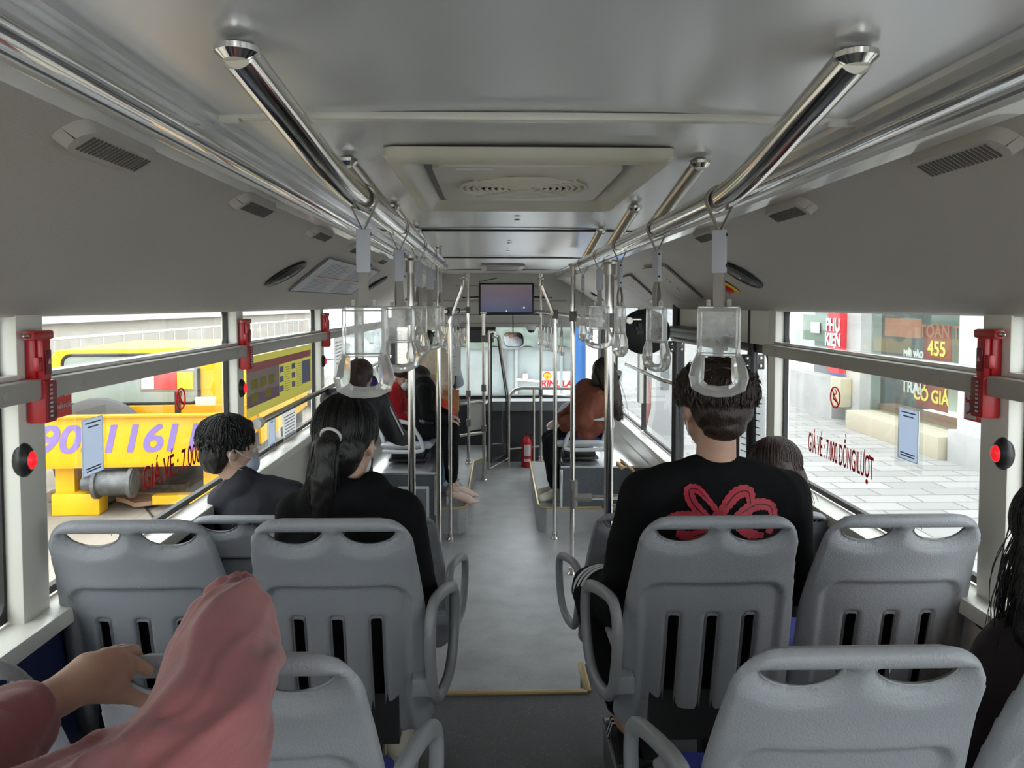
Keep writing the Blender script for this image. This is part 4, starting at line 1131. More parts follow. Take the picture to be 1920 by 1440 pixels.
# mirror
c = at(962, 637, 8.75)
t = empty('rear_view_mirror', c, 'rounded rear view mirror hanging at the windscreen', 'mirror')
q = MB()
MB().lathe((0, 0, 0), [(.01, 0)], 8) if False else None
n1 = (V((-.50, 8.45, 1.30)) - c).normalized(); n2 = (EYE - c).normalized(); nn = (n1 + n2).normalized()
M = frame_M(c, nn.cross(V((0, 0, 1))) * -1, (0, 0, 1))
def plate(hw, hh, r, z0, z1, nm, mt, par, MM):
    m = MB(); m.prism([(u, v, z0) for u, v in rrect(hw, hh, r, 6)], (0, 0, z1 - z0)); o = m.build(nm, mt, None); o.data.transform(MM); place(o, par); return o
ux = V((0, 0, 1)).cross(nn).normalized(); uy = nn.cross(ux)
MM = frame_M(c, ux, uy)
plate(.130, .082, .06, -.02, 0, 'housing', blackm, t, MM)
plate(.122, .075, .055, .001, .003, 'mirror_glass', mat('mirror', (.9, .9, .9), .02, metal=1), t, MM)
MB().tube([c + V((0, .03, .05)), c + V((0, .08, .30))], .006, 8).build('stalk', blackm, t)
# dome camera
c = at(996, 618, 8.8)
t = empty('security_camera', c, 'small white dome camera under the front panel', 'camera')
MB().lathe(c, [(.055, .045), (.058, .02), (.05, .0), (.045, -.005)], 20).build('base', whitep, t)
MB().sph(c + V((0, 0, -.005)), (.042, .042, .036)).build('dome', blackm, t)
# dark sun blind
c0_, c1_ = at(866, 616, 8.95), at(926, 642, 8.95)
t = empty('sun_blind', (c0_ + c1_) / 2, 'dark rolled sun blind at the top left of the windscreen', 'blind')
MB().box(((c0_.x + c1_.x) / 2 - .03, 8.95, (c0_.z + c1_.z) / 2), (c1_.x - c0_.x + .06, .01, c0_.z - c1_.z)).build('fabric', darkp, t)
MB().tube([(c0_.x - .06, 8.95, c0_.z), (c1_.x + .02, 8.95, c0_.z)], .018, 10).build('roller', blackm, t)
# fire extinguisher
bx = onz(988, 875, 0)
t = empty('fire_extinguisher', bx, 'red fire extinguisher standing on the floor before the dashboard', 'fire extinguisher')
MB().lathe(bx, [(.058, 0), (.064, .01), (.064, .27), (.058, .30), (.038, .335), (.02, .35), (.018, .37)], 24).build('cylinder', redp, t)
MB().box(bx + V((0, -.01, .385)), (.03, .07, .02), bev=.004).tube([bx + V((0, 0, .37)), bx + V((-.03, -.06, .41))], .007, 6).build('valve', blackm, t)
MB().tube(smooth_path([bx + V((.02, 0, .38)), bx + V((.075, -.01, .35)), bx + V((.078, -.01, .2)), bx + V((.072, -.01, .08))]), .008, 8).build('hose', blackm, t)
l = MB()
for zz, hh, in ((.20, .13), (.085, .03)):
    for i in range(6):
        a0, a1 = R(235 + i * 12), R(247 + i * 12)
        l.quad([bx + V((.0645 * math.cos(a0), .0645 * math.sin(a0), zz - hh / 2)), bx + V((.0645 * math.cos(a1), .0645 * math.sin(a1), zz - hh / 2)), bx + V((.0645 * math.cos(a1), .0645 * math.sin(a1), zz + hh / 2)), bx + V((.0645 * math.cos(a0), .0645 * math.sin(a0), zz + hh / 2))])
l.build('label', whitep, t)
# oval black disc
c = at(1210, 622, 4.15)
t = empty('oval_mirror', c, 'large black oval mirror back hanging over the aisle side on the right', 'mirror')
m = MB(); nn = (V((.0, -.25, 0)) + V((.0, -1, 0))).normalized()
prof = [(.0, .020), (.05, .019), (.10, .014), (.135, .0), (.138, -.008), (.13, -.012)]
m.lathe(V((0, 0, 0)), [(max(r, .001), z) for r, z in prof], 40, V((0, -1, 0)))
o = m.build('shell', mat('matte_black_plastic', (.006, .006, .006), .5), None); o.parent = t; o.scale = (1.0, 1, .90)
q = MB().box((-.035, -.026, .03), (.02, .02, .03)).box((-.035, -.026, -.002), (.03, .02, .02)).box((-.05, -.026, .018), (.02, .02, .02))
o = q.build('bracket', blackm, None); o.parent = t
q = MB().tube([(-.29, -.42, .068), (-.22, -.06, .068), (-.03, -.03, .068)], .008, 8); o = q.build('arm', chrome2, None); o.parent = t

# ================================================================ OUTSIDE
GZ = -.45
dirt = mat('dusty_street', (.33, .29, .235), .85, noise_amt=.3, noise_scale=1.5, bump=.4, bump_scale=20)
o = st(MB().box((-30, 25, GZ - .05), (60, 90, .1)), 'floor', dirt)
def tile_mat(name, a, b, mortar, sx, sy):
    m = mat(name, a, .6); n = m.node_tree.nodes; l = m.node_tree.links
    t = n.new('ShaderNodeTexCoord'); mp = n.new('ShaderNodeMapping'); br = n.new('ShaderNodeTexBrick')
    mp.inputs['Rotation'].default_value = (0, 0, R(0))
    l.new(t.outputs['Object'], mp.inputs['Vector']); l.new(mp.outputs['Vector'], br.inputs['Vector'])
    br.inputs['Color1'].default_value = (*a, 1); br.inputs['Color2'].default_value = (*b, 1); br.inputs['Mortar'].default_value = (*mortar, 1)
    br.inputs['Scale'].default_value = 1; br.inputs['Brick Width'].default_value = sx; br.inputs['Row Height'].default_value = sy; br.inputs['Mortar Size'].default_value = .012
    l.new(br.outputs['Color'], n['Principled BSDF'].inputs['Base Color']); return m
pave = tile_mat('pale_paving_slabs', (.37, .36, .345), (.29, .285, .275), (.17, .165, .16), .60, .30)
st(MB().box((5.0, 25, -.25), (6.6, 90, .1)), 'floor', pave)
st(MB().box((1.68, 25, -.33), (.1, 90, .26)), 'floor', mat('kerb_stone', (.5, .49, .47), .7))
# ---- tow truck
TR = at(452, 870, 8.6); TR.z = GZ
tt = empty('tow_truck', TR, 'bright yellow tow truck with purple phone digits seen through the left window', 'truck', None, R(5))
def L(mb, nm, mt, par=tt, ang=40):
    o = mb.build(nm, mt, None, ang=ang); o.parent = par; return o
dz = -GZ
def lx(px, Y=8.6): return at(px, 700, Y).x - TR.x
def lz(py, Y=8.6): return at(300, py, Y).z - GZ
beam = L(MB().box((-1.28, .04, (lz(775) + lz(868)) / 2), (2.56, .08, lz(775) - lz(868)), bev=.01), 'rear_board', yellowm)
L(MB().box((-1.28, -.01, lz(775) - .012), (2.56, .10, .02)).box((-1.28, -.01, lz(868)), (2.56, .10, .025)), 'edge_trim', ydark)
pur = mat('purple_lettering', (.27, .19, .50), .5)
def tx(s_, px, size):
    M = frame_M(V((lx(px), -.004, (lz(775) + lz(868)) / 2 + .0)), (1, 0, 0), (0, 0, 1))
    o = text_mesh(s_, size, M, pur, 'phone_digits', None, .003, 1.05, .010, .22); o.parent = beam
tx('0903', 118, .43); tx('116', 248, .43); tx('111', 358, .43)
cab = L(MB().prism([(-2.5, 1.1, .55), (-2.5, 1.1, lz(672, 9.7)), (-2.42, 1.1, lz(655, 9.7)), (-.30, 1.1, lz(650, 9.7)), (-.16, 1.1, lz(672, 9.7)), (-.04, 1.1, lz(740, 9.7)), (0, 1.1, .55)], (0, 2.6, 0)), 'cab', yellowm)
glz = mat('tinted_vehicle_glass', (.30, .36, .33), .1, coat=.5)
w0, w1 = lx(150, 9.7), lx(392, 9.7)
q = MB().m(glz)
q.prism([((w0 + w1) / 2 + u, 1.07, (lz(664, 9.7) + lz(754, 9.7)) / 2 + v) for u, v in rrect((w1 - w0) / 2, (lz(664, 9.7) - lz(754, 9.7)) / 2, .10, 5)], (0, .02, 0))
wd = L(q, 'rear_window', None, cab)
L(MB().tube([((w0 + w1) / 2 + u, 1.07, (lz(664, 9.7) + lz(754, 9.7)) / 2 + v) for u, v in rrect((w1 - w0) / 2, (lz(664, 9.7) - lz(754, 9.7)) / 2, .10, 5)] + [(w1, 1.07, lz(690, 9.7))], .02, 6), 'window_seal', rubber, cab)
L(MB().box((-.0, 2.3, 1.35), (.02, .95, .5), bev=.01), 'side_window', glz, cab)
L(MB().box((.012, 3.15, 1.0), (.02, .14, .03)), 'door_handle', blackm, cab)
L(MB().prism([(-2.5, 3.7, .55), (-2.5, 3.7, 1.15), (0, 3.7, 1.15), (0, 3.7, .55)], (0, 1.2, 0)), 'bonnet', yellowm, tt)
q = L(MB().box((.01, 4.6, 1.0), (.03, .12, .14), bev=.01), 'indicator_lamp', mat('amber_lens', (.8, .25, .02), .3, emit=(1, .3, .02), es=.5), tt)
# lamp cluster on its bracket
lc = at(325, 712, 8.95) - TR
lm = L(MB().box((lc.x, .34, lc.z + dz * 0 + 0), (.60, .06, .26), bev=.02), 'lamp_cluster', mat('lamp_housing', (.25, .25, .25), .4), tt)
L(MB().box((lc.x - .205, .30, lc.z), (.14, .03, .19), bev=.01), 'reverse_lens', mat('white_lens', (.75, .78, .82), .2), lm)
L(MB().box((lc.x - .01, .30, lc.z), (.24, .03, .19), bev=.01), 'brake_lens', mat('red_lens', (.75, .06, .06), .25, emit=(1, .05, .05), es=.25), lm)
L(MB().box((lc.x + .20, .30, lc.z), (.17, .03, .19), bev=.01), 'turn_lens', mat('orange_lens', (.95, .40, .03), .25, emit=(1, .40, .02), es=.9), lm)
L(MB().box((lc.x + .1, .36, lc.z - .35), (.06, .04, .5)), 'lamp_bracket', blackm, lm)
L(MB().box((lx(375), .25, lz(757)), (.22, .05, .10), bev=.01), 'led_lamp', mat('pale_lamp_lens', (.62, .60, .50), .3), tt)
sw = MB(); wc = V((lx(150), .75, lz(850)))
sw.lathe(wc, [(.15, .0), (.30, .02), (.50, .03), (.56, .07), (.57, .12), (.56, .18), (.50, .22), (.2, .22)], 32, V((0, -1, 0)))
L(sw, 'spare_wheel', mat('tyre_rubber', (.10, .10, .10), .7), tt)
L(MB().box((-1.28, .95, .9), (2.5, .12, .35)).box((-1.28, .6, .62), (2.4, 1.0, .08)), 'deck', ydark, tt)
fr = L(MB().box((lx(125), .2, .38), (.20, .25, .62)).box((lx(150), .1, .12), (.50, .25, .24), bev=.02), 'outrigger', yellowm, tt)
fr = L(MB().box((lx(390), .3, .30), (.20, .3, .6)).box((lx(345), .15, .12), (.75, .12, .10)), 'tow_frame', yellowm, tt)
steel = mat('grimy_steel', (.20, .20, .20), .5, metal=.6, noise_amt=.4, noise_scale=8)
wx0, wx1, wz = lx(168), lx(275), lz(908) + .05
wi = L(MB().tube([(wx0 + .10, -.02, wz), (wx1 - .10, -.02, wz)], .135, 20), 'winch', steel, tt)
L(MB().tube([(wx0 - .02, -.02, wz), (wx0 + .12, -.02, wz)], .085, 14), 'winch_motor', steel, wi)
L(MB().lathe((wx0 + .13, -.02, wz), [(.17, -.02), (.17, .02)], 20, V((1, 0, 0))), 'winch_flange', steel, wi); L(MB().lathe((wx1 - .13, -.02, wz), [(.17, -.02), (.17, .02)], 20, V((1, 0, 0))), 'winch_flange', steel, wi)
for y in (1.4, 4.2):
    for x in (-.16, -2.34):
        w_ = L(MB().lathe((x - .12, y, .42), [(.30, 0), (.42, .02), (.43, .06), (.43, .20), (.42, .24), (.30, .26)], 24, V((1, 0, 0))), 'wheel', mat('tyre_rubber', (.10, .10, .10), .7), tt)
        L(MB().lathe((x + .13, y, .42), [(.05, .02), (.24, .015), (.26, 0)], 20, V((1, 0, 0))), 'hub', steel, w_)
L(MB().box((-1.25, 2.7, .5), (.9, 4.5, .14)), 'chassis', blackm, tt)
# blocks on the ground
wood = mat('weathered_wood', (.33, .25, .17), .8, noise_amt=.4, noise_scale=12)
for i, (px, py, sz, rz, lab) in enumerate(((115, 928, (.26, .20, .10), 10, 'wooden block lying left of the winch on the dusty ground'), (300, 930, (.45, .22, .12), -12, 'long wooden block lying right of the winch'), (320, 912, (.40, .25, .10), 8, 'wooden block behind the long block near the boy'))):
    c = onz(px, py, GZ + .06); tag(MB().box((0, 0, 0), sz, bev=.01).build('wooden_block', wood), lab, 'block').matrix_basis = Matrix.Translation(c) @ Matrix.Rotation(R(rz), 4, 'Z')
c = onz(285, 942, GZ + .02)
m = MB(); pts = []
random.seed(3)
for i in range(14):
    a = i / 14 * 2 * math.pi; r_ = random.uniform(.18, .42); pts.append((c.x + r_ * 1.2 * math.cos(a), c.y + r_ * .7 * math.sin(a), c.z + random.uniform(0, .05)))
m.prism(pts, (0, 0, .05)); tag(m.build('crumpled_tarp', mat('brown_rubble', (.36, .22, .14), .9)), 'crumpled brown sheet lying on the ground by the blocks', 'sheet')
tag(MB().tube(smooth_path([onz(165, 958, GZ + .01), onz(205, 944, GZ + .01), onz(245, 925, GZ + .01), onz(300, 985, GZ + .01)]), .012, 6).build('cable', blackm), 'thin dark cable lying across the dusty ground', 'cable')
# building beyond
bw = mat('pale_plaster', (.42, .39, .345), .8, noise_amt=.12, noise_scale=.6)
t = empty('street_building', (-11, 16, GZ), 'long pale plastered building behind the yellow truck', 'building')
MB().box((-13, 22, 3), (3, 60, 7)).build('wall', bw, t)
MB().box((-11.4, 22, 1.55), (.2, 60, .35)).build('ledge', mat('white_plaster', (.55, .54, .52), .8), t)
for i in range(7):
    f = MB().box((-11.42, 6 + i * 6.5, 3.1), (.12, 3.4, 1.7)).build('window', mat('grey_shutter', (.40, .42, .44), .6), t)
    MB().box((-11.36, 6 + i * 6.5, 3.1), (.03, 3.1, 1.4)).build('pane', glz, f)
t = empty('street_railing', (-9, 16, 0), 'pale metal railing along the far side of the street', 'railing')
q = MB().tube([(-9, 8, 1.15), (-9, 40, 1.15)], .04, 6)
q.build('top_rail', alum, t)
for i in range(33): MB().box((-9, 8 + i, .35), (.03, .03, 1.6)).build('post', alum, t)
# cars
def car(x, y, rz, col, lab, plate=None):
    t = empty('parked_car', (x, y, GZ), lab, 'car', None, R(rz))
    m = MB()
    pr = [(-2.1, .35), (-2.15, .75), (-1.7, .92), (-1.0, 1.0), (-.5, 1.42), (1.0, 1.45), (1.75, 1.02), (2.1, .95), (2.15, .4)]
    a = [[m.bm.verts.new((s * (.85 if z < 1.1 else .66), y_, z)) for y_, z in pr] for s in (-1, 1)]
    m._f(a[0]); m._f(a[1][::-1])
    for i in range(len(pr)): m._f([a[0][i], a[0][(i + 1) % len(pr)], a[1][(i + 1) % len(pr)], a[1][i]])
    b = m.build('body', col, None); b.parent = t
    for nm, P in (('windscreen', [(-.60, -1.02, 1.02), (.60, -1.02, 1.02), (.56, -.55, 1.37), (-.56, -.55, 1.37)]),):
        o = MB().prism(P, (0, -.02, .015)).build(nm, glz, None); o.parent = t
    for s in (-1, 1):
        o = MB().prism([(s * .80, -.85, 1.04), (s * .80, 1.4, 1.06), (s * .70, .95, 1.36), (s * .70, -.45, 1.36)], (s * .02, 0, 0)).build('side_window', glz, None); o.parent = t
        o = MB().box((s * .62, -2.14, .68), (.30, .05, .14), bev=.02).build('head_lamp', mat('pale_lamp_lens', (.62, .60, .50), .3), None); o.parent = t
    for y_ in (-1.35, 1.35):
        for s in (-1, 1):
            o = MB().lathe((s * .78 - .1, y_, .32), [(.2, 0), (.32, .02), (.32, .18), (.2, .2)], 20, V((1, 0, 0))).build('wheel', mat('tyre_rubber', (.10, .10, .10), .7), None); o.parent = t
    o = MB().box((0, -2.17, .5), (.5, .02, .14)).build('number_plate', mat('yellow_plate', (.75, .58, .12), .5), None); o.parent = t
    if plate:
        o2 = text_mesh(plate, .12, frame_M(V((0, -2.185, .5)), (1, 0, 0), (0, 0, 1)), inkd, 'plate_number', None, .001); o2.parent = o
    return t
p = at(576, 830, 17)
car(p.x + .1, 19.2, 0, mat('white_car_paint', (.70, .71, .72), .25, coat=.6), 'white car with yellow number plate behind the yellow truck', '517.75')
car(-4.6, 27, 0, mat('silver_car_paint', (.42, .44, .47), .25, coat=.6), 'silver car far off beyond the left windows')
# ---- front lorry
t = empty('tarp_lorry', (.2, 15, GZ), 'lorry under a grey-green tarpaulin seen through the windscreen', 'lorry')
p0, p1 = at(780, 600, 15), at(1086, 656, 15)
def tarp_fold(co, n_): return 0
m = MB(); nx, nz = 60, 24
zt_, zb_ = at(900, 575, 15).z + .25, at(900, 652, 15).z
vs = [[m.bm.verts.new((p0.x + (p1.x - p0.x) * i / nx, 15 + .10 * noise.noise(V((i * .25, j * .12, 1))) + .06 * noise.noise(V((i * .09 + j * .2, j * .35, 4))) - .05 * (j / nz), zb_ + (zt_ - zb_) * j / nz + (.04 * math.sin(i * .5) if j == 0 else 0))) for j in range(nz + 1)] for i in range(nx + 1)]
for i in range(nx):
    for j in range(nz): m._f([vs[i][j], vs[i + 1][j], vs[i + 1][j + 1], vs[i][j + 1]])
m.build('tarpaulin', mat('grey_green_tarp', (.165, .205, .18), .55), t, 80)
MB().box(((p0.x + p1.x) / 2, 17.4, (zt_ + zb_) / 2 - .05), (p1.x - p0.x - .1, 4.4, zt_ - zb_ - .1)).build('load', mat('grey_green_tarp', (.165, .205, .18), .55), t)
gt = mat('pale_grey_gate', (.30, .335, .335), .5, noise_amt=.15, noise_scale=2)
g = MB().box(((p0.x + p1.x) / 2, 15.15, (zb_ + .10) / 2), (p1.x - p0.x, .1, zb_ - .10 + .02)).build('tail_gate', gt, t)
for px in (948, 968, 1052): MB().box((at(px, 700, 15.05).x, 15.05, (zb_ + .1) / 2), (.06, .06, zb_ - .1)).build('gate_bar', dashm if px == 948 else gt, g)
MB().tube([at(968, 711, 15.02), at(1015, 715, 15.02)], .03, 8).box(at(985, 706, 15.02), (.10, .06, .12)).build('latch', chrome2, g)
MB().box(((p0.x + p1.x) / 2, 17.5, .0), (2.0, 5.0, .16)).build('chassis', blackm, t)
for s in (-1, 1): MB().lathe(((p0.x + p1.x) / 2 + s * 1.0 - .15, 16.2, GZ + .48), [(.3, 0), (.47, .02), (.48, .28), (.3, .3)], 24, V((1, 0, 0))).build('wheel', mat('tyre_rubber', (.10, .10, .10), .7), t)
# sticker on the lorry gate
a, b = at(1016, 696, 15.04), at(1071, 755, 15.04)
s_ = MB().box(((a.x + b.x) / 2, 15.045, (a.z + b.z) / 2), (b.x - a.x, .01, a.z - b.z)).build('oil_sticker', mat('pale_sticker', (.72, .70, .66), .5), g)
yel = mat('sticker_yellow', (.92, .55, .03), .5)
MB().box(((a.x + b.x) / 2, 15.036, b.z + .06), (b.x - a.x, .008, .11)).build('yellow_band', yel, s_)
c = at(1026, 706, 15.03); m = MB()
fan = [(0, -.055)] + [(.068 * math.cos(R(a_)), .010 + .062 * math.sin(R(a_))) for a_ in range(-25, 206, 14)]
m.prism([(c.x + u * 1.22, c.y, c.z + v * 1.22) for u, v in fan], (0, .004, 0)).build('shell_rim', redink, s_)
MB().prism([(c.x + u, c.y - .004, c.z + v) for u, v in fan], (0, .004, 0)).build('shell_emblem', yel, s_)
q = MB()
for a_ in (25, 50, 75, 105, 130, 155): q.tube([(c.x, c.y - .005, c.z - .04), (c.x + .062 * math.cos(R(a_)), c.y - .005, c.z + .01 + .058 * math.sin(R(a_)))], .0035, 4)
q.build('shell_rib', redink, s_)
c = at(1043, 720, 15.03); text_mesh('RIMULA', .175, frame_M(V((c.x, 15.03, c.z)), (1, 0, 0), (0, 0, 1)), redink, 'sticker_word', s_, .002, 1.0, .006, .2)
c = at(1027, 713.5, 15.03); text_mesh('Shell', .07, frame_M(V((c.x, 15.03, c.z)), (1, 0, 0), (0, 0, 1)), redink, 'sticker_word', s_, .001)
# blue post and far street
p = at(1080, 700, 14); tag(MB().tube([(p.x + .05, 14, GZ), (p.x + .05, 14, 2.2)], .13, 14).build('street_post', mat('blue_paint', (.02, .10, .30), .5)), 'blue round post standing on the pavement beside the lorry', 'post')

# ---- shops on the right
t = empty('shop_front', (6.3, 11, -.2), 'glazed shop front with white column and red signs across the pavement', 'building')
wallw = mat('white_shop_wall', (.45, .45, .44), .7, noise_amt=.15, noise_scale=2)
SX = 6.35
def sy(px, X=SX): return onx(px, 700, X).y
def sz(px, py, X=SX): return onx(px, py, X).z
y_a, y_b = sy(1632), sy(1797)      # glass bay
MB().box((SX + 2.6, 9, 2.4), (.2, 20, 5.2)).build('back_wall', mat('pale_green_interior', (.42, .46, .42), .7), t)
MB().box((SX + .6, 9, 4.9), (1.6, 16, .3)).build('canopy', wallw, t)
MB().box((SX + .02, (y_a + y_b) / 2, 2.2), (.03, y_a - y_b, 4.2)).build('shop_glass', glass_mat('shop_window_glass', (.80, .85, .82)), t)
stp = mat('cream_step_stone', (.46, .41, .31), .7)
MB().box((SX - .12, (sy(1598, 6) + sy(1775, 6)) / 2, -.05), (.65, sy(1598, 6) - sy(1775, 6), .31), bev=.02).build('step', stp, t)
MB().box((SX + .30, (y_a + y_b) / 2, .15), (.3, y_a - y_b, .10)).build('tiled_sill', mat('terracotta_sill', (.40, .22, .17), .7), t)
MB().box((SX - .02, (sy(1797, SX - .27) + sy(1846, SX - .27)) / 2, 2.2), (.5, sy(1797, SX - .27) - sy(1846, SX - .27), 5)).build('column', mat('white_column', (.50, .53, .56), .5), t)
MB().box((SX - .04, (sy(1797, SX - .27) + sy(1850, SX - .27)) / 2, .0), (.65, (sy(1797, SX - .27) - sy(1850, SX - .27)) * 1.2, .45), bev=.02).build('column_base', wallw, t)
ys0, ys1 = sy(1846), 1.0
m = MB().box((SX + .1, (ys0 + ys1) / 2, 2.2), (.1, ys0 - ys1, 5))
m.build('shutter_wall', wallw, t)
for i in range(34): MB().box((SX + .04, (ys0 + ys1) / 2, .7 + i * .12), (.02, ys0 - ys1, .02)).build('shutter_slat', mat('grey_shutter', (.40, .42, .44), .6), t)
MB().box((SX + .0, (sy(1605) + sy(1632)) / 2, 2.2), (.35, sy(1605) - sy(1632), 5)).build('wall_pier', wallw, t)
rc = MB().box((SX - .15, (sy(1581) + sy(1604)) / 2, 2.6), (.3, sy(1581) - sy(1604), 3.9)).build('red_sign_column', mat('red_sign', (.72, .05, .06), .5), t)
yc = (sy(1581) + sy(1604)) / 2
for w_, py in (('PHU', 610), ('KIEN', 638)):
    M = frame_M(V((SX - .31, yc, sz(1592, py) )), (0, -1, 0), (0, 0, 1)); text_mesh(w_, .32, M, whitep, 'sign_letters', rc, .004, .9, .012)
# marks over PHU / KIEN:  dot under U, dot under E, hat over E
MB().box((SX - .312, yc - .16, sz(1592, 618) - .06), (.01, .05, .05)).build('sign_accent', whitep, rc)
MB().box((SX - .312, yc - .08, sz(1592, 646) - .06), (.01, .05, .05)).build('sign_accent', whitep, rc)
MB().box((SX - .05, (sy(1500) + sy(1581)) / 2, .15), (.3, sy(1500) - sy(1581), .75)).build('low_wall', wallw, t)
MB().box((SX + .02, (sy(1490) + sy(1581)) / 2, 2.8), (.03, sy(1490) - sy(1581), 4.0)).build('shop_glass', MATS['shop_window_glass'], t)
ub = MB().box((SX - .28, sy(1580, SX - .25), sz(1580, 728)), (.2, .42, .50), bev=.03).build('meter_box', mat('cream_box', (.45, .42, .31), .5), t)
def flat(p0, p1, col, nm, txt=None, tcol=None, size=.3, off=.05):
    ya_, yb_ = sy(p0[0]), sy(p1[0]); za, zb__ = sz((p0[0] + p1[0]) / 2, p0[1]), sz((p0[0] + p1[0]) / 2, p1[1])
    o = MB().box((SX + off, (ya_ + yb_) / 2, (za + zb__) / 2), (.01, abs(ya_ - yb_), abs(za - zb__))).build(nm, col, t)
    if txt: text_mesh(txt, size, frame_M(V((SX + off - .012, (ya_ + yb_) / 2, (za + zb__) / 2)), (0, -1, 0), (0, 0, 1)), tcol, 'banner_letters', o, .003, 1, .008)
    return o
oy = mat('pale_orange_banner', (.62, .25, .18), .6); ry = mat('faded_red_poster', (.42, .10, .09), .6); yt = mat('faded_yellow_letters', (.75, .62, .12), .6); gy_ = mat('faded_green_panel', (.36, .42, .36), .6)
def word(txt, px, py, size, col, off=.045):
    tag(text_mesh(txt, size, frame_M(V((SX + off, sy(px), sz(px, py))), (0, -1, 0), (0, 0, 1)), col, 'window_letters', t, .003, 1, .008))
flat((1652, 597), (1720, 632), oy, 'orange_banner')
flat((1726, 610), (1776, 700), ry, 'red_poster', '455', yt, .30)
word('TOÀN THU', 1768, 624, .26, oy); word('MỞI VÀO', 1708, 664, .13, whitep, .03)
word('TRAI', 1706, 727, .26, whitep, .03)
flat((1712, 720), (1772, 768), ry, 'red_poster', 'CÓ GIÁ', yt, .26)
flat((1500, 590), (1575, 640), gy_, 'dark_display'); flat((1510, 684), (1575, 722), mat('blue_goods', (.15, .20, .45), .6), 'blue_goods', off=.5); flat((1545, 628), (1570, 650), redink, 'red_goods', off=.5)
MB().box((SX + 1.0, sy(1530), 1.2), (.8, 3.0, 2.4)).build('shelf_unit', mat('grey_shelf', (.22, .24, .25), .6), t)
flat((1520, 604), (1536, 624), whitep, 'paper_sheet', off=-.01)
# farther right side of the street
t = empty('street_building', (6.5, 25, -.2), 'row of pale shops further up the pavement on the right', 'building')
MB().box((8.2, 38, 3), (3, 34, 7)).build('wall', mat('light_plaster', (.5, .5, .49), .8), t)
for i in range(5):
    MB().box((6.66, 23 + i * 6, 1.2), (.1, 3.6, 2.6)).build('doorway', mat('grey_shutter', (.40, .42, .44), .6), t)
MB().box((6.6, 25, 2.9), (.2, 3.5, .7)).build('red_fascia', redink, t); MB().box((6.6, 31, 2.9), (.2, 4, .7)).build('green_fascia', mat('green_sign', (.05, .35, .15), .5), t)
p = at(1240, 790, 11)
t = empty('street_bollard', (p.x, 11, -.2), 'pale grey street cabinet standing on the pavement', 'cabinet')
MB().prism([(p.x - .25, 10.8, -.2), (p.x + .25, 10.8, -.2), (p.x + .13, 10.8, .35), (p.x + .12, 10.8, 1.15), (p.x - .12, 10.8, 1.15), (p.x - .13, 10.8, .35)], (0, .3, 0)).build('body', mat('grey_concrete', (.42, .42, .42), .8), t)
MB().box((p.x, 10.79, .85), (.12, .01, .4)).build('door_panel', dashm, t)

# ================================================================ PEOPLE
UP = V((0, 0, 1))
def hframe(fwd, up=UP):
    f = V(fwd).normalized(); r = f.cross(up).normalized(); u = r.cross(f); return r, f, u
def rotm(r, f, u): return Matrix(((r.x, f.x, u.x), (r.y, f.y, u.y), (r.z, f.z, u.z)))
def head_prims(o, hc, r, f, u, s=1.0, ears=True):
    M = rotm(r, f, u); P = lambda x, y, z: hc + (r * x + f * y + u * z) * s
    S = lambda a, b, c: (a * s, b * s, c * s)
    o.ell(P(0, -.012, .028), S(.074, .092, .088), M); o.ell(P(0, .030, -.012), S(.064, .064, .085), M)
    o.ell(P(0, .034, -.060), S(.050, .050, .048), M); o.ell(P(0, .066, -.098), S(.020, .018, .016), M)
    o.cap(P(0, .088, .010), .009 * s, P(0, .106, -.026), .0125 * s); o.ell(P(0, .098, -.030), S(.017, .012, .008), M)
    o.ell(P(0, .085, -.060), S(.024, .010, .007), M); o.ell(P(0, .082, -.071), S(.020, .010, .007), M)
    o.cap(P(-.045, .070, .022), .010 * s, P(.045, .070, .022), .010 * s)
    o.ell(P(-.040, .062, -.025), S(.022, .018, .018), M); o.ell(P(.040, .062, -.025), S(.022, .018, .018), M)
    if ears:
        for q in (-1, 1):
            Me = rotm((r + f * .25 * q).normalized(), (f - r * .25 * q).normalized(), u)
            o.ell(P(q * .077, -.008, -.008), S(.009, .020, .031), Me); o.ell(P(q * .075, -.000, -.032), S(.008, .010, .010), Me)
def eyes(par, hc, r, f, u, s=1.0):
    for q in (-1, 1):
        c = hc + (r * .031 * q + f * .082 + u * .000) * s
        e = MB().sph(c, .0125 * s).build('eye', mat('eye_white', (.7, .68, .66), .3), par)
        MB().sph(c + f * .0085 * s, .0062 * s).build('iris', blackm, e)
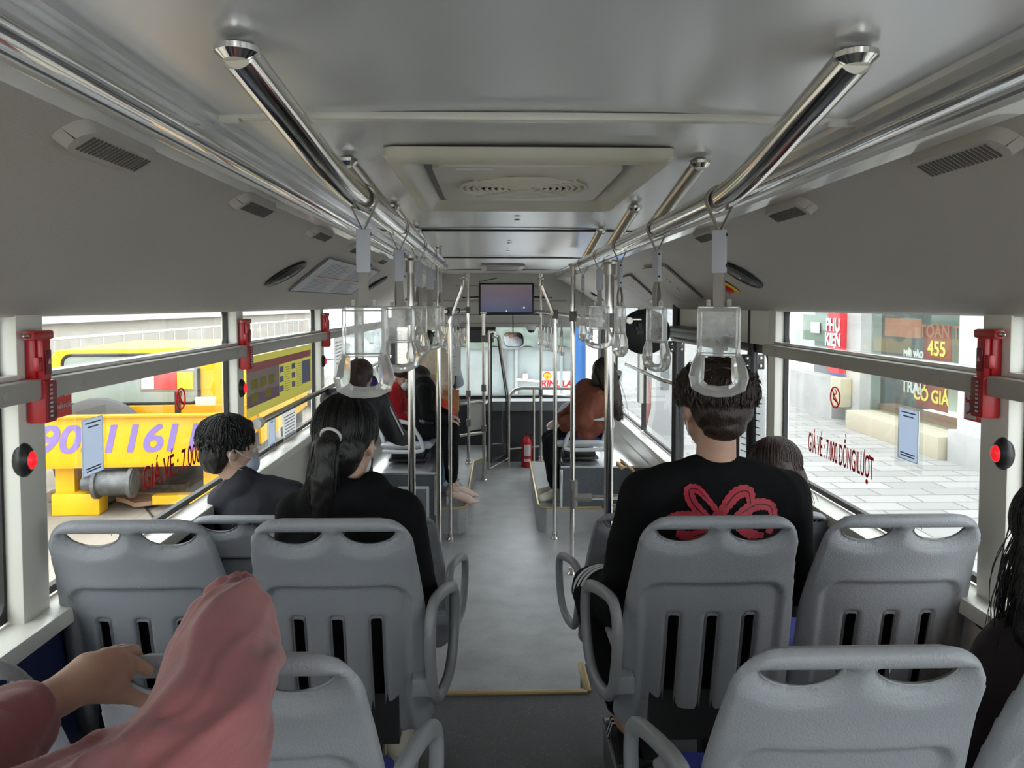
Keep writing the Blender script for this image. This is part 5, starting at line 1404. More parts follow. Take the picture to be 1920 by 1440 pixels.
def hand_prims(o, wr, fd, pn, th, curl=35, s=1.0, spread=.35, thumb_out=35):
    "wr wrist, fd finger direction, pn palm normal, th direction of the thumb side"
    fd = V(fd).normalized(); pn = V(pn); pn = (pn - fd * pn.dot(fd)).normalized(); th = V(th); th = (th - fd * th.dot(fd) - pn * th.dot(pn)).normalized()
    M = rotm(th, fd, pn)
    o.ell(wr + fd * .045 * s, (.040 * s, .050 * s, .016 * s), M)
    o.cap(wr - fd * .01 * s, .023 * s, wr + fd * .03 * s, .022 * s)
    Ls = ((.030, .068, .022), (.010, .076, .025), (-.011, .070, .023), (-.031, .058, .019))
    for i, (x, L_, k_) in enumerate(Ls):
        b = wr + fd * (.082 - .004 * abs(i - 1)) * s + th * x * s
        o.cap(wr + fd * .04 * s + th * x * .8 * s, .010 * s, b, .0098 * s)
        d = (fd + th * (x * spread * 4)).normalized(); a = 0; p = b
        for j, fr in enumerate((.42, .32, .26)):
            a += R(curl * (1.0 if j else .8)); dd = d * math.cos(a) + pn * math.sin(a); q = p + dd * L_ * fr * s
            o.cap(p, (.0095 - j * .0008) * s, q, (.0087 - j * .0008) * s); p = q
    b = wr + fd * .022 * s + th * .026 * s; d = (fd * math.cos(R(thumb_out)) + th * math.sin(R(thumb_out)) + pn * .35).normalized()
    m1 = b + d * .036 * s; d2 = (d + fd * .5 + pn * .3).normalized(); o.cap(wr + fd * .012 * s + th * .010 * s, .015 * s, m1, .0115 * s); o.cap(m1, .0112 * s, m1 + d2 * .026 * s, .009 * s)

def strands(mb, hc, r, f, u, n, r0, drop, rad=(.088, .100, .100), ctr=(0, -.015, .03), amin=70, amax=290, seed=1, thick=.0011, end=None, spread=.02, flare=0):
    "hair strands from the crown over the head, then hanging; angles measured from the face direction"
    rnd = random.Random(seed)
    for i in range(n):
        a = R(rnd.uniform(amin, amax)); d = f * math.cos(a) + r * math.sin(a)
        c = hc + r * ctr[0] + f * ctr[1] + u * ctr[2]; pts = []
        kx = rnd.uniform(1.0, 1.035); ph0 = rnd.uniform(2, 20); wob = rnd.uniform(0, 6)
        stop = rnd.uniform(95, 118)
        for j in range(8):
            ph = R(ph0 + (stop - ph0) * j / 7)
            v = r * math.sin(a) * rad[0] + f * math.cos(a) * rad[1]
            pts.append(c + (v * math.sin(ph) + u * math.cos(ph) * rad[2]) * kx)
        if drop > 0:
            L_ = drop * rnd.uniform(.80, 1.04); p = pts[-1]
            tgt = (end if end is not None else p + UP * -L_) + V((rnd.gauss(0, spread), rnd.gauss(0, spread), rnd.uniform(-.03, .03)))
            if end is None: tgt = p - UP * L_ + d * flare + V((rnd.gauss(0, spread), rnd.gauss(0, spread), 0))
            for j in range(1, 6):
                t = j / 5; q = p.lerp(tgt, t) + d * (.012 * math.sin(math.pi * t)) + V((math.sin(wob + t * 4), math.cos(wob + t * 5), 0)) * .004
                pts.append(q)
        m_ = len(pts); mb.tube(pts, [r0 * (.6 + .4 * math.sin(math.pi * k_ / (m_ - 1))) for k_ in range(m_)], 4)

def tufts(mb, hc, r, f, u, n, ctr, rad, comb, L0=.035, seed=1, elmax=100, rt=.0042, amin=0, amax=360):
    "short pointed locks lying on the hair"
    rnd = random.Random(seed)
    for i in range(n):
        a = R(rnd.uniform(amin, amax)); ph = R(elmax) * rnd.random() ** .6
        c = hc + r * ctr[0] + f * ctr[1] + u * ctr[2]
        nn = (r * math.sin(a) + f * math.cos(a)) * math.sin(ph) + u * math.cos(ph)
        p = c + (r * math.sin(a) * rad[0] + f * math.cos(a) * rad[1]) * math.sin(ph) + u * math.cos(ph) * rad[2]
        d = V(comb) - u * math.sin(ph) + V((rnd.gauss(0, .5), rnd.gauss(0, .5), rnd.gauss(0, .35))); d = (d - nn * d.dot(nn)).normalized()
        L_ = L0 * rnd.uniform(.6, 1.3); o1 = nn * rnd.uniform(.001, .006)
        mb.tube([p - nn * .004, p + d * L_ * .5 + o1, p + d * L_ * .9 + o1 * .7 - nn * .002], [rt * .5, rt, .0004], 5)

def seated(base, f, s=1.0, lean=0.0, knee=(.11, .44), twist=0, foot=-.38):
    f = V(f).normalized(); r = f.cross(UP)
    P = lambda x, y, z: V(base) + (r * x + f * y) * s + UP * z * s
    J = dict(f=f, r=r, s=s, pel=P(0, .02, .09), wai=P(0, .01 + lean * .35, .22), che=P(0, -.01 + lean * .7, .38), nk=P(0, -.01 + lean, .54), hd=P(0, .03 + lean * 1.15, .685))
    for q, n in ((-1, 'L'), (1, 'R')):
        J['sh' + n] = P(q * .165, -.01 + lean * .9, .485); J['el' + n] = P(q * .235, .05 + lean * .5, .235); J['wr' + n] = P(q * .14, .27, .17)
        J['hi' + n] = P(q * .085, .03, .075); J['kn' + n] = P(q * knee[0], knee[1], .09); J['an' + n] = P(q * knee[0], knee[1] + .02, foot + .06); J['to' + n] = P(q * (knee[0] + .01), knee[1] + .16, foot + .02)
    return J
def torso_prims(o, J, g=0, hood=0, wide=1.0):
    s = J['s']; r, f = J['r'], J['f']; M = rotm(r, f, UP)
    o.ell(J['pel'], ((.165 + g) * s, (.115 + g) * s, (.115 + g) * s), M)
    o.ell(J['wai'], ((.135 * wide + g) * s, (.095 + g) * s, (.14 + g) * s), M)
    o.ell(J['che'], ((.160 * wide + g) * s, (.105 + g) * s, (.155 + g) * s), M)
    for n in 'LR': o.cap(J['nk'] - UP * .035 * s, (.050 + g) * s, J['sh' + n], (.055 + g) * s); o.cap(J['sh' + n], (.055 + g) * s, J['che'] - UP * .05 * s, (.06 + g) * s)
def arm_prims(o, J, n, g=0, frac=1.0, r0=.050, r1=.040, r2=.028):
    s = J['s']
    o.cap(J['sh' + n], (r0 + g) * s, J['el' + n], (r1 + g) * s)
    if frac > 0:
        e = J['el' + n].lerp(J['wr' + n], frac); o.cap(J['el' + n], (r1 + g) * s, e, (r1 + (r2 - r1) * frac + g) * s)
def leg_prims(o, J, n, g=0, frac=1.0):
    s = J['s']; o.cap(J['hi' + n], (.085 + g) * s, J['kn' + n], (.060 + g) * s)
    e = J['kn' + n].lerp(J['an' + n], frac); m_ = J['kn' + n].lerp(e, .35)
    o.cap(J['kn' + n], (.058 + g) * s, m_, (.056 + g) * s); o.cap(m_, (.056 + g) * s, e, (.040 + g) * s)
def base_body(label, J, skm, face=None, up=UP, hands=True, vox=.009, hs=1.0, hand_dirs=None, headtilt=None, ear=True, feet=True):
    s = J['s']; o = Org()
    r, f, u = hframe(face or J['f'], up)
    head_prims(o, J['hd'], r, f, u, s * hs, ear)
    o.cap(J['hd'] - u * .06 * s - f * .015 * s, .052 * s, J['nk'], .055 * s)
    torso_prims(o, J, -.012)
    for n in 'LR':
        arm_prims(o, J, n, -.006); leg_prims(o, J, n, -.012)
        hd = (hand_dirs or {}).get(n)
        if hd: hand_prims(o, J['wr' + n], *hd, s=s)
        else:
            q = -1 if n == 'L' else 1
            hand_prims(o, J['wr' + n], (J['wr' + n] - J['el' + n]).normalized() * .6 + J['f'] * .5, -UP, -J['r'] * q, 22, s)
        if feet: o.cap(J['an' + n], .032 * s, J['an' + n].lerp(J['to' + n], .3) - UP * .01, .032 * s); o.cap(J['an' + n] - UP * .02 * s, .03 * s, J['to' + n], .024 * s)
    b = o.bake('person', skm, None, vox, 2)
    tag(b, label, 'person'); b['_'] = 0; del b['_']
    return b, r, f, u
def shoe(par, J, n, mt, s=1.0, nm='shoe', heel=0):
    o = Org(); d = (J['to' + n] - J['an' + n]); d.z = 0; d.normalize(); a = J['an' + n] - UP * (.045 * s)
    o.cap(a - d * .03 * s, .038 * s, a + d * .06 * s - UP * .005, .040 * s).cap(a + d * .06 * s - UP * .008, .040 * s, a + d * .155 * s - UP * .012, .032 * s).cap(a - d * .02 * s, .042 * s, a + UP * .03 * s - d * .01, .042 * s)
    sh = o.bake(nm, mt, par, .007, 2)
    base = min((v.co.z for v in sh.data.vertices))
    c = a + d * .06 * s
    MB().box(V((c.x, c.y, base + .008)), (.085 * s, .24 * s, .022), Matrix.Rotation(math.atan2(-d.x, d.y), 3, 'Z'), bev=.008).build('sole', mat('shoe_sole', (.5, .48, .44), .6), sh)
    return sh

# ---------- 1 ponytailed woman in black, row one on the left
J = seated((-.405, 2.13, .84), (0, 1, 0), 1.0, lean=.05)
J['hd'] = V((-.418, 2.22, 1.45)); J['nk'] = V((-.405, 2.17, 1.33))
J['shR'] = V((-.262, 2.15, 1.255)); J['shL'] = V((-.535, 2.15, 1.255)); J['elR'] = V((-.215, 2.17, 1.02)); J['elL'] = V((-.575, 2.18, 1.02)); J['che'].z -= .03
for n, x in (('L', -.36), ('R', -.29)):
    J['kn' + n] = V((x - .03, 2.55, .90)); J['an' + n] = V((x, 2.36, .53)); J['to' + n] = V((x, 2.52, .45))
P1, r, f, u = base_body('person with black ponytail in a black hooded top on the left aisle seat', J, skin2, face=(.20, 1, -.26))
o = Org(); torso_prims(o, J, .022, wide=1.0)
for n in 'LR': arm_prims(o, J, n, .022)
o.ell(J['nk'] + V((-.01, -.065, -.030)), (.122, .060, .080)); o.ell(J['nk'] + V((-.075, -.01, -.005)), (.055, .075, .055)); o.ell(J['nk'] + V((.065, -.01, -.005)), (.055, .075, .055))
o.bake('hooded_top', blackc, P1, .010, 4, .007, 9)
o = Org()
for n in 'LR': leg_prims(o, J, n, .01, .9)
o.ell(J['pel'], (.17, .13, .12)).bake('trousers', blackc, P1, .012, 3, .005)
for n in 'LR': shoe(P1, J, n, mat('off_white_trainer', (.62, .57, .48), .6))
o = Org(); hc = J['hd']; M = rotm(r, f, u); Q = lambda x, y, z: hc + r * x + f * y + u * z
o.ell(Q(0, -.028, .040), (.088, .100, .093), M).ell(Q(-.005, -.055, -.020), (.078, .062, .078), M).ell(Q(-.0, -.050, -.065), (.055, .045, .045), M)
tie = Q(-.0, -.122, .012)
o.cap(Q(0, -.09, .03), .045, tie, .022)
tail = [tie, tie + V((-.006, -.040, -.025)), tie + V((-.014, -.048, -.10)), tie + V((-.018, -.035, -.19)), tie + V((-.016, -.015, -.26)), tie + V((-.01, .0, -.32))]
o.chain(tail, [.024, .032, .038, .034, .026, .012])
hb = o.bake('hair', hairb, P1, .007, 2, .0035, 30)
m = MB(); rnd = random.Random(5)
for i in range(150):
    a = rnd.uniform(0, 2 * math.pi); b = rnd.uniform(.2, 1) ** .5
    pts = [p + V((math.cos(a), math.sin(a) * .7, 0)) * b * w_ * 1.12 + V((rnd.gauss(0, .002), rnd.gauss(0, .002), 0)) for p, w_ in zip(tail, [.020, .032, .039, .036, .028, .018])]
    pts[-1] += V((rnd.gauss(0, .014), rnd.gauss(0, .01), rnd.uniform(-.05, .03)))
    m.tube(smooth_path(pts, 3), .0011, 4)
strands(m, hc, r, f, u, 170, .0011, 0, (.092, .104, .100), (0, -.028, .040), 60, 300, 8, end=tie)
m.build('hair_strands', hairb, hb)
ring = MB(); ax = (tail[1] - tail[0]).normalized(); uu = ax.orthogonal().normalized(); ww = ax.cross(uu)
ring.tube([tie + V((0, -.006, 0)) + (uu * math.cos(R(a)) + ww * math.sin(R(a))) * .027 for a in range(0, 361, 20)], .0045, 8).build('hair_tie', mat('pale_hair_tie', (.62, .60, .60), .4), P1)
# loose strand at the right cheek + dark mask
o = Org(); o.ell(hc + f * .072 - u * .052, (.050, .036, .050), M).bake('face_mask', maskw, P1, .006, 2)

# ---------- 2 man with brown hair, black shirt with red print
J = seated((.60, 2.16, .86), (0, 1, 0), 1.06, lean=.0)
J['hd'] = V((.648, 2.21, 1.548)); J['nk'] = V((.642, 2.17, 1.395))
for n, q in (('L', -1), ('R', 1)): J['sh' + n] = V((.640 + q * .195, 2.17, 1.300))
J['elL'] = V((.385, 2.22, 1.04)); J['elR'] = V((.885, 2.20, 1.04)); J['wrL'] = V((.40, 2.45, .97)); J['wrR'] = V((.75, 2.45, .95))
J['che'] = V((.62, 2.16, 1.20)); J['wai'] = V((.62, 2.16, 1.05)); 
J['knL'] = V((.345, 2.52, .90)); J['anL'] = V((.44, 2.40, .52)); J['toL'] = V((.43, 2.54, .45)); J['knR'] = V((.74, 2.60, .90)); J['anR'] = V((.50, 2.42, .52)); J['toR'] = V((.52, 2.56, .45))
P2, r, f, u = base_body('person with thick brown hair in a black shirt with a red print on the back', J, skin, face=(-.14, 1, -.02), hs=1.08)
o = Org(); torso_prims(o, J, .022, wide=1.14)
for n in 'LR': arm_prims(o, J, n, .026, .12)
o.ell(V((.64, 2.16, 1.22)), (.205, .12, .12))
shirt = o.bake('shirt', blackc, P2, .009, 4, .005, 8)
o = Org()
for n in 'LR': leg_prims(o, J, n, .018, .85)
o.ell(J['pel'], (.18, .13, .12)).bake('track_trousers', blackc, P2, .011, 3, .005)
hc = J['hd']; M = rotm(r, f, u); Q = lambda x, y, z: hc + r * x + f * y + u * z
o = Org(); o.ell(Q(0, -.012, .072), (.116, .120, .078), M).ell(Q(0, -.018, .040), (.112, .110, .058), M).ell(Q(0, -.050, .004), (.092, .072, .072), M).ell(Q(0, -.062, -.040), (.068, .048, .045), M)
hb = o.bake('hair', hairdb, P2, .007, 3, .004, 22)
m = MB(); strands(m, hc, r, f, u, 380, .0016, .0, (.117, .122, .094), (0, -.014, .052), 40, 320, 11); 
tufts(m, hc, r, f, u, 380, (0, -.014, .060), (.117, .120, .086), (0, .1, 0), .040, 5, 104)
strands(m, hc, r, f, u, 40, .0012, .004, (.113, .116, .075), (0, -.016, .056), 90, 270, 12, spread=.006)
m.build('hair_strands', hairdb, hb)
o = Org(); o.ell(hc + f * .075 - u * .055, (.056, .040, .052), M)
mk = o.bake('face_mask', maskd, P2, .006, 2)
for q in (-1, 1):
    sl = MB()
    e_ = Q(q * .087, -.012, .014)
    sl.tube(smooth_path([Q(q * .052, .070, -.030), Q(q * .088, .015, .010), e_ + r * q * .006, Q(q * .092, -.018, -.035), Q(q * .070, .02, -.075), Q(q * .050, .060, -.075)], 4), .0022, 6)
    sl.build('ear_loop', maskw, mk)
# print on the back: generic looping ribbons laid onto the cloth
from mathutils.bvhtree import BVHTree
def lay(mesh_ob, pts2, wd, nm, mt, par, off=.003):
    bv = BVHTree.FromPolygons([v.co for v in mesh_ob.data.vertices], [p.vertices[:] for p in mesh_ob.data.polygons])
    m = MB(); prev = None
    P_ = smooth_path([V((a, b, 0)) for a, b in pts2], 10); n_ = len(P_)
    for i, p in enumerate(P_):
        d = (P_[min(i + 1, n_ - 1)] - P_[max(i - 1, 0)]).normalized(); nn = V((-d.y, d.x, 0)); w_ = wd * (.55 + .45 * math.sin(math.pi * min(1, i / n_ * 1.25))) / 2
        w_ *= 1 + .10 * math.sin(i * 1.9)
        row = []
        for k_ in (-1, -.5, 0, .5, 1):
            q = p + nn * w_ * k_; d_ = ray(q.x, q.y).normalized(); h = bv.ray_cast(EYE, d_)
            row.append(m.bm.verts.new(h[0] - d_ * off) if h[0] else None)
        if prev and all(prev) and all(row):
            for a in range(4): m._f([prev[a], prev[a + 1], row[a + 1], row[a]])
        prev = row
    return m.build(nm, mt, par, 80)
prm = mat('red_shirt_print', (.50, .035, .06), .6, noise_amt=.25, noise_scale=60); ink = mat('print_outline', (.02, .004, .008), .6)
loops = [([(1352, 985), (1330, 975), (1300, 945), (1292, 920), (1308, 918), (1330, 940), (1352, 968)], 20), ([(1345, 975), (1362, 948), (1382, 925), (1403, 922), (1408, 945), (1402, 965)], 24), ([(1368, 985), (1392, 962), (1420, 946), (1445, 950), (1450, 975), (1440, 1000)], 22),
         ([(1335, 988), (1312, 972), (1282, 968), (1256, 972), (1248, 990)], 20), ([(1268, 1000), (1300, 1006), (1335, 996), (1360, 990)], 22), ([(1385, 990), (1405, 1000), (1432, 1004)], 20), ([(1335, 965), (1355, 980), (1350, 1005)], 30)]
for i, (pp, wd) in enumerate(loops):
    a = lay(shirt, pp, wd, 'print_ribbon', prm, shirt, .003 + i * .0004)
    lay(shirt, pp[1:-1], 2.0, 'print_line', ink, a, .0045 + i * .0004)
# pale stripes on the near trouser knee, sandals
wst = mat('white_stripe', (.62, .62, .64), .6)
kn, hi = J['knL'], J['hiL']
for i in range(3):
    m = MB(); ax = (kn - hi).normalized(); uu = (V((-1, 0, .25)) - ax * ax.x * -1).normalized(); ww = ax.cross(uu)
    pts = []
    for j in range(9):
        a = R(-60 + 150 * j / 8); t_ = .80 + i * .055
        rr = .060 * 1.06 * (1.25 - .2 * t_) + .022
        c_ = hi.lerp(kn, t_); pts.append(c_ + (UP * math.cos(a) + V((-1, 0, 0)) * math.sin(a)) * rr)
    ribbon(m, smooth_path(pts, 2), .010, ax, .003); m.build('trouser_stripe', wst, P2)
for n in 'LR':
    d = (J['to' + n] - J['an' + n]); d.z = 0; d.normalize(); c_ = J['an' + n] + d * .05; c_.z = .412
    s_ = MB().box(c_, (.095, .26, .022), bev=.008).build('sandal', blackm, P2)
    for i in range(5): MB().tube([c_ + V((-.048, .03 + i * .012, .0)), c_ + V((-.035, .03 + i * .012, .045)), c_ + V((.035, .03 + i * .012, .045)), c_ + V((.048, .03 + i * .012, .0))], .005, 6).build('sandal_strap', wst if i % 2 else blackm, s_)

# ---------- 3 boy in mask, window seat row two
J = seated((-.93, 3.06, .70), (0, 1, 0), .96, lean=.0)
J['hd'] = V((-1.025, 3.02, 1.285)); J['nk'] = V((-.985, 3.03, 1.165)); J['shL'] = V((-1.055, 3.03, 1.075)); J['shR'] = V((-.80, 3.06, 1.085)); J['che'] = V((-.945, 3.05, 1.00)); J['elL'].x = -1.04; J['elR'] = V((-.74, 3.1, .86)); J['wrL'].x = -.98
P3, r, f, u = base_body('person with short black hair, grey mask and charcoal collared shirt by the left window', J, skin2, face=(.95, .55, -.05), hs=1.0)
o = Org(); torso_prims(o, J, .018, wide=.95)
for n in 'LR': arm_prims(o, J, n, .02)
o.cap(J['nk'] + V((0, -.01, -.02)), .068, J['nk'] + V((-.005, -.0, .012)), .064)
o.bake('shirt', navyc, P3, .009, 3, .007, 10)
o = Org()
for n in 'LR': leg_prims(o, J, n, .01)
o.ell(J['pel'], (.15, .12, .12)).bake('trousers', navyc, P3, .014, 3)
hc = J['hd']; M = rotm(r, f, u); Q = lambda x, y, z: hc + r * x + f * y + u * z
o = Org(); o.ell(Q(0, -.022, .052), (.090, .102, .082), M).ell(Q(0, -.060, -.018), (.078, .056, .076), M).ell(Q(0, .045, .085), (.06, .04, .035), M)
hb = o.bake('hair', hairb, P3, .007, 1, .008, 22)
m = MB(); strands(m, hc, r, f, u, 200, .0013, .0, (.096, .110, .090), (0, -.022, .052), 0, 360, 21); tufts(m, hc, r, f, u, 420, (0, -.022, .050), (.093, .106, .086), (.2, .1, 0), .034, 3, 112); m.build('hair_strands', hairb, hb)
o = Org(); o.ell(Q(0, .070, -.058), (.052, .044, .050), M); mk = o.bake('face_mask', maskm, P3, .006, 2)
for q in (-1, 1): MB().tube(smooth_path([Q(q * .045, .075, -.035), Q(q * .075, .03, -.012), Q(q * .086, -.008, .012), Q(q * .084, -.022, -.02), Q(q * .075, .0, -.055), Q(q * .048, .06, -.085)], 4), .0018, 6).build('ear_loop', maskw, mk)
eyes(P3, hc, r, f, u)

# ---------- 4 brown-haired woman, right window row two
J = seated((.99, 3.05, .66), (0, 1, 0), .92, lean=.02)
J['hd'] = V((1.140, 3.04, 1.185)); J['nk'] = V((1.09, 3.04, 1.09)); J['shL'] = V((.94, 3.03, .99)); J['shR'] = V((1.20, 3.03, .99)); J['elR'].x = 1.17; J['shR'].x = 1.17
P4, r, f, u = base_body('person with long reddish brown hair leaning by the right window', J, skin2, face=(.25, 1, -.3))
o = Org(); torso_prims(o, J, .025)
for n in 'LR': arm_prims(o, J, n, .025)
o.bake('padded_jacket', mat('glossy_black_nylon', (.012, .012, .014), .35, bump=.3, bump_scale=60), P4, .010, 3, fold_fn=lambda c, n_: .007 * math.sin(c.z * 140))
o = Org()
for n in 'LR': leg_prims(o, J, n, .01)
o.ell(J['pel'], (.15, .12, .12)).bake('trousers', blackc, P4, .014, 3)
hc = J['hd']; M = rotm(r, f, u); Q = lambda x, y, z: hc + r * x + f * y + u * z
o = Org(); o.ell(Q(-.005, -.02, .035), (.098, .108, .092), M)
o.chain([Q(0, -.055, .0), Q(.015, -.07, -.09), V((1.19, 2.97, 1.06)), V((1.225, 2.96, .96))], [.085, .082, .062, .030]); o.ell(Q(.03, -.03, -.055), (.092, .088, .10), M); o.ell(Q(-.01, -.065, -.02), (.088, .060, .09), M); o.chain([Q(-.055, -.03, .0), Q(-.06, -.03, -.08)], [.05, .045])
hb = o.bake('hair', hairbr, P4, .008, 3, .004, 20)
m = MB(); strands(m, hc, r, f, u, 260, .0013, .22, (.102, .112, .098), (0, -.02, .035), 100, 262, 31, end=V((1.225, 2.955, .97)), spread=.028)
m.build('hair_strands', hairbr, hb)

# ---------- 5 long-haired passenger at the right edge
J = seated((1.085, 1.43, .78), (0, 1, 0), .90, lean=.0)
J['hd'] = V((1.105, 1.43, 1.395)); J['nk'] = V((1.125, 1.42, 1.235)); J['shL'] = V((.985, 1.42, 1.12)); J['shR'] = V((1.20, 1.42, 1.12)); J['elL'] = V((.965, 1.46, .92)); J['elR'] = V((1.20, 1.46, .92))
P5, r, f, u = base_body('person with long black hair and dark top at the right edge', J, skin2, face=(.0, 1, -.15))
o = Org(); torso_prims(o, J, .02)
for n in 'LR': arm_prims(o, J, n, .02)
o.bake('top', mat('dark_plum_cloth', (.022, .014, .018), .8), P5, .010, 3, .006, 10)
o = Org()
for n in 'LR': leg_prims(o, J, n, .01)
o.ell(J['pel'], (.16, .13, .12)).bake('trousers', mat('coral_check_cloth', (.52, .22, .18), .8, noise_amt=.3, noise_scale=40), P5, .014, 3)
hc = J['hd']; M = rotm(r, f, u); Q = lambda x, y, z: hc + r * x + f * y + u * z
o = Org(); o.ell(Q(0, -.02, .035), (.092, .104, .092), M).chain([Q(-.045, -.03, .0), Q(-.075, -.03, -.09), Q(-.085, -.03, -.17), Q(-.065, -.03, -.23)], [.06, .050, .045, .02]).chain([Q(.04, -.04, .0), Q(.05, -.05, -.12), Q(.05, -.05, -.24)], [.07, .06, .03])
hb = o.bake('hair', hairb, P5, .008, 3, .004, 20)
m = MB(); strands(m, hc, r, f, u, 300, .0011, .22, (.098, .110, .098), (0, -.02, .035), 100, 300, 41, spread=.014, flare=.02); m.build('hair_strands', hairb, hb)

# ---------- 6 passenger in pink whose arms rest on the seat ahead
J = seated((-.50, .38, .84), (0, 1, 0), 1.0)
J['hd'] = V((-.66, .22, 1.50)); J['nk'] = V((-.64, .24, 1.36)); J['shR'] = V((-.47, .30, 1.28)); J['shL'] = V((-.80, .30, 1.28)); J['che'] = V((-.63, .27, 1.18)); J['wai'] = V((-.60, .32, 1.02))
J['pel'] = V((-.58, .36, .93))
hl = Org()
r, f, u = hframe((0, 1, 0)); head_prims(hl, J['hd'], r, f, u)
hl.cap(J['hd'] - u * .06, .052, J['nk'], .055); torso_prims(hl, J, -.012)
for n in 'LR': leg_prims(hl, J, n, -.012)
wl = at(84, 1318, .98); el = at(-260, 1480, .74)
hl.cap(J['shL'], .045, el, .038); hl.cap(el, .038, wl, .026)
# gripping hand
k0 = at(112, 1305, 1.00)
hl.cap(wl, .0265, k0, .027)
pc = at(178, 1268, 1.045)
hl.ell(pc, (.047, .030, .033), rotm((at(230, 1240, 1.07) - k0).normalized(), V((0, 1, 0)), V((0, 0, 1))))
hl.cap(k0, .027, at(165, 1268, 1.04), .030); hl.cap(at(165, 1262, 1.04), .028, at(222, 1262, 1.09), .022); hl.cap(at(160, 1290, 1.03), .022, at(215, 1290, 1.06), .016)
for i, (kx, ky, kY) in enumerate(((232, 1234, 1.10), (214, 1228, 1.125), (198, 1227, 1.15), (186, 1232, 1.17))):
    kn = at(kx, ky, kY); hl.cap(at(165 - i * 3, 1258, 1.06), .014, kn, .0115)
    if i == 0: p1 = at(262, 1248, 1.115); p2 = at(279, 1258, 1.12)
    else: p1 = kn + V((.012, .038, -.010)); p2 = kn + V((.014, .050, -.036))
    hl.cap(kn, .0110, p1, .0100); hl.cap(p1, .0100, p2, .0090)
tb = at(205, 1300, 1.055); t1 = at(246, 1306, 1.075); t2 = at(284, 1320, 1.085)
hl.cap(at(165, 1290, 1.03), .020, tb, .0145); hl.cap(tb, .0135, t1, .0115); hl.cap(t1, .0115, t2, .0095)
# the other arm
er = at(360, 1410, .87); wr_ = at(440, 1150, 1.15)
hl.cap(J['shR'], .045, er, .040); hl.cap(er, .040, wr_, .026); hand_prims(hl, wr_ - V((.01, .05, 0)), (-.12, 1, -.55), (0, -.55, -1), (-.3, 0, -1), 30, .85)
P6 = hl.bake('person', skin2, None, .005, 3)
tag(P6, 'person in a pink jacket with arms over the seat ahead, lower left', 'person')
MB().prism([t2 + V((-.006, -.0085, .004)), t2 + V((.004, -.0085, .003)), t2 + V((.004, -.0085, -.005)), t2 + V((-.006, -.0085, -.005))], (0, .002, 0)).build('thumb_nail', mat('nail', (.50, .28, .24), .3), P6)
o = Org(); torso_prims(o, J, .03)
o.cap(J['shL'], .075, el, .065); o.cap(el, .065, at(-15, 1400, .89), .050)
o.bake('jacket', pinkc, P6, .010, 3, .006, 9)
o = Org(); o.mb.tube([at(-40, 1402, .885), at(58, 1340, .965)], [.056, .046], 20)
o.mb.tube([at(-10, 1384, .91), at(40, 1352, .95)], [.058, .051], 20); o.bake('turned_cuff', pinkc, P6, .006, 2, .004, 22)
EC = at(292, 1338, .93)
def ridge(v, w=1.0):
    v = abs((v % 1.0) - .5) * 2       # 0 at crest, 1 between
    return math.exp(-(v / .38) ** 2) * w
def sleeve_fold(c, n_):
    "creases fanning out of the bent elbow, slack cloth, gathers at the cuff"
    dx, dz_ = c.x - EC.x, c.z - EC.z; dist = math.hypot(dx, dz_); th_ = math.atan2(dz_, dx)
    wv = noise.noise(V((c.x * 9, c.y * 9, c.z * 9))) * .35
    d = ridge(th_ * 1.45 + wv * 1.3 + dist * 1.2) * .009 * max(0, 1 - abs(dist - .10) / .15)
    d += ridge(th_ * .9 + dist * 7 + wv * 2 + .3) * .008
    d += noise.noise(V((c.x * 14, c.y * 8, c.z * 14))) * .006 - .002
    d += ridge(th_ * 3.1 + wv * 2.5 + dist * 3) * .0045 * min(1, dist / .12)
    tt_ = (c - wr_).length
    if tt_ < .09: d += math.sin(math.atan2((c - wr_).x, (c - wr_).z) * 16) * .0035 * (1 - tt_ / .09)
    return d
o = Org()
SP = [J['shR'] + V((.02, 0, 0)), at(40, 1640, .66), at(170, 1545, .76), at(300, 1470, .83), at(375, 1392, .88), at(402, 1310, .95), at(418, 1235, 1.02), at(434, 1168, 1.09), at(440, 1128, 1.14)]
SR = [.082, .080, .077, .077, .076, .073, .069, .058, .036]
o.chain(SP, SR)
o.bake('sleeve', pinkc, P6, .0055, 4, 0, 9, sleeve_fold)
o = Org()
for i in range(14):
    a = 2 * math.pi * i / 14; c_ = at(440, 1128, 1.15) + V((math.cos(a) * .026, .012, math.sin(a) * .024)); o.cap(c_, .0065, c_ + V((0, .016, .008)), .006)
o.cap(at(440, 1130, 1.14), .024, at(440, 1126, 1.17), .024)
o.bake('gathered_cuff', pinkc, P6, .004, 1)
o = Org()
for n in 'LR': leg_prims(o, J, n, .01)
o.ell(J['pel'], (.16, .13, .12)).bake('trousers', navyc, P6, .014, 3)

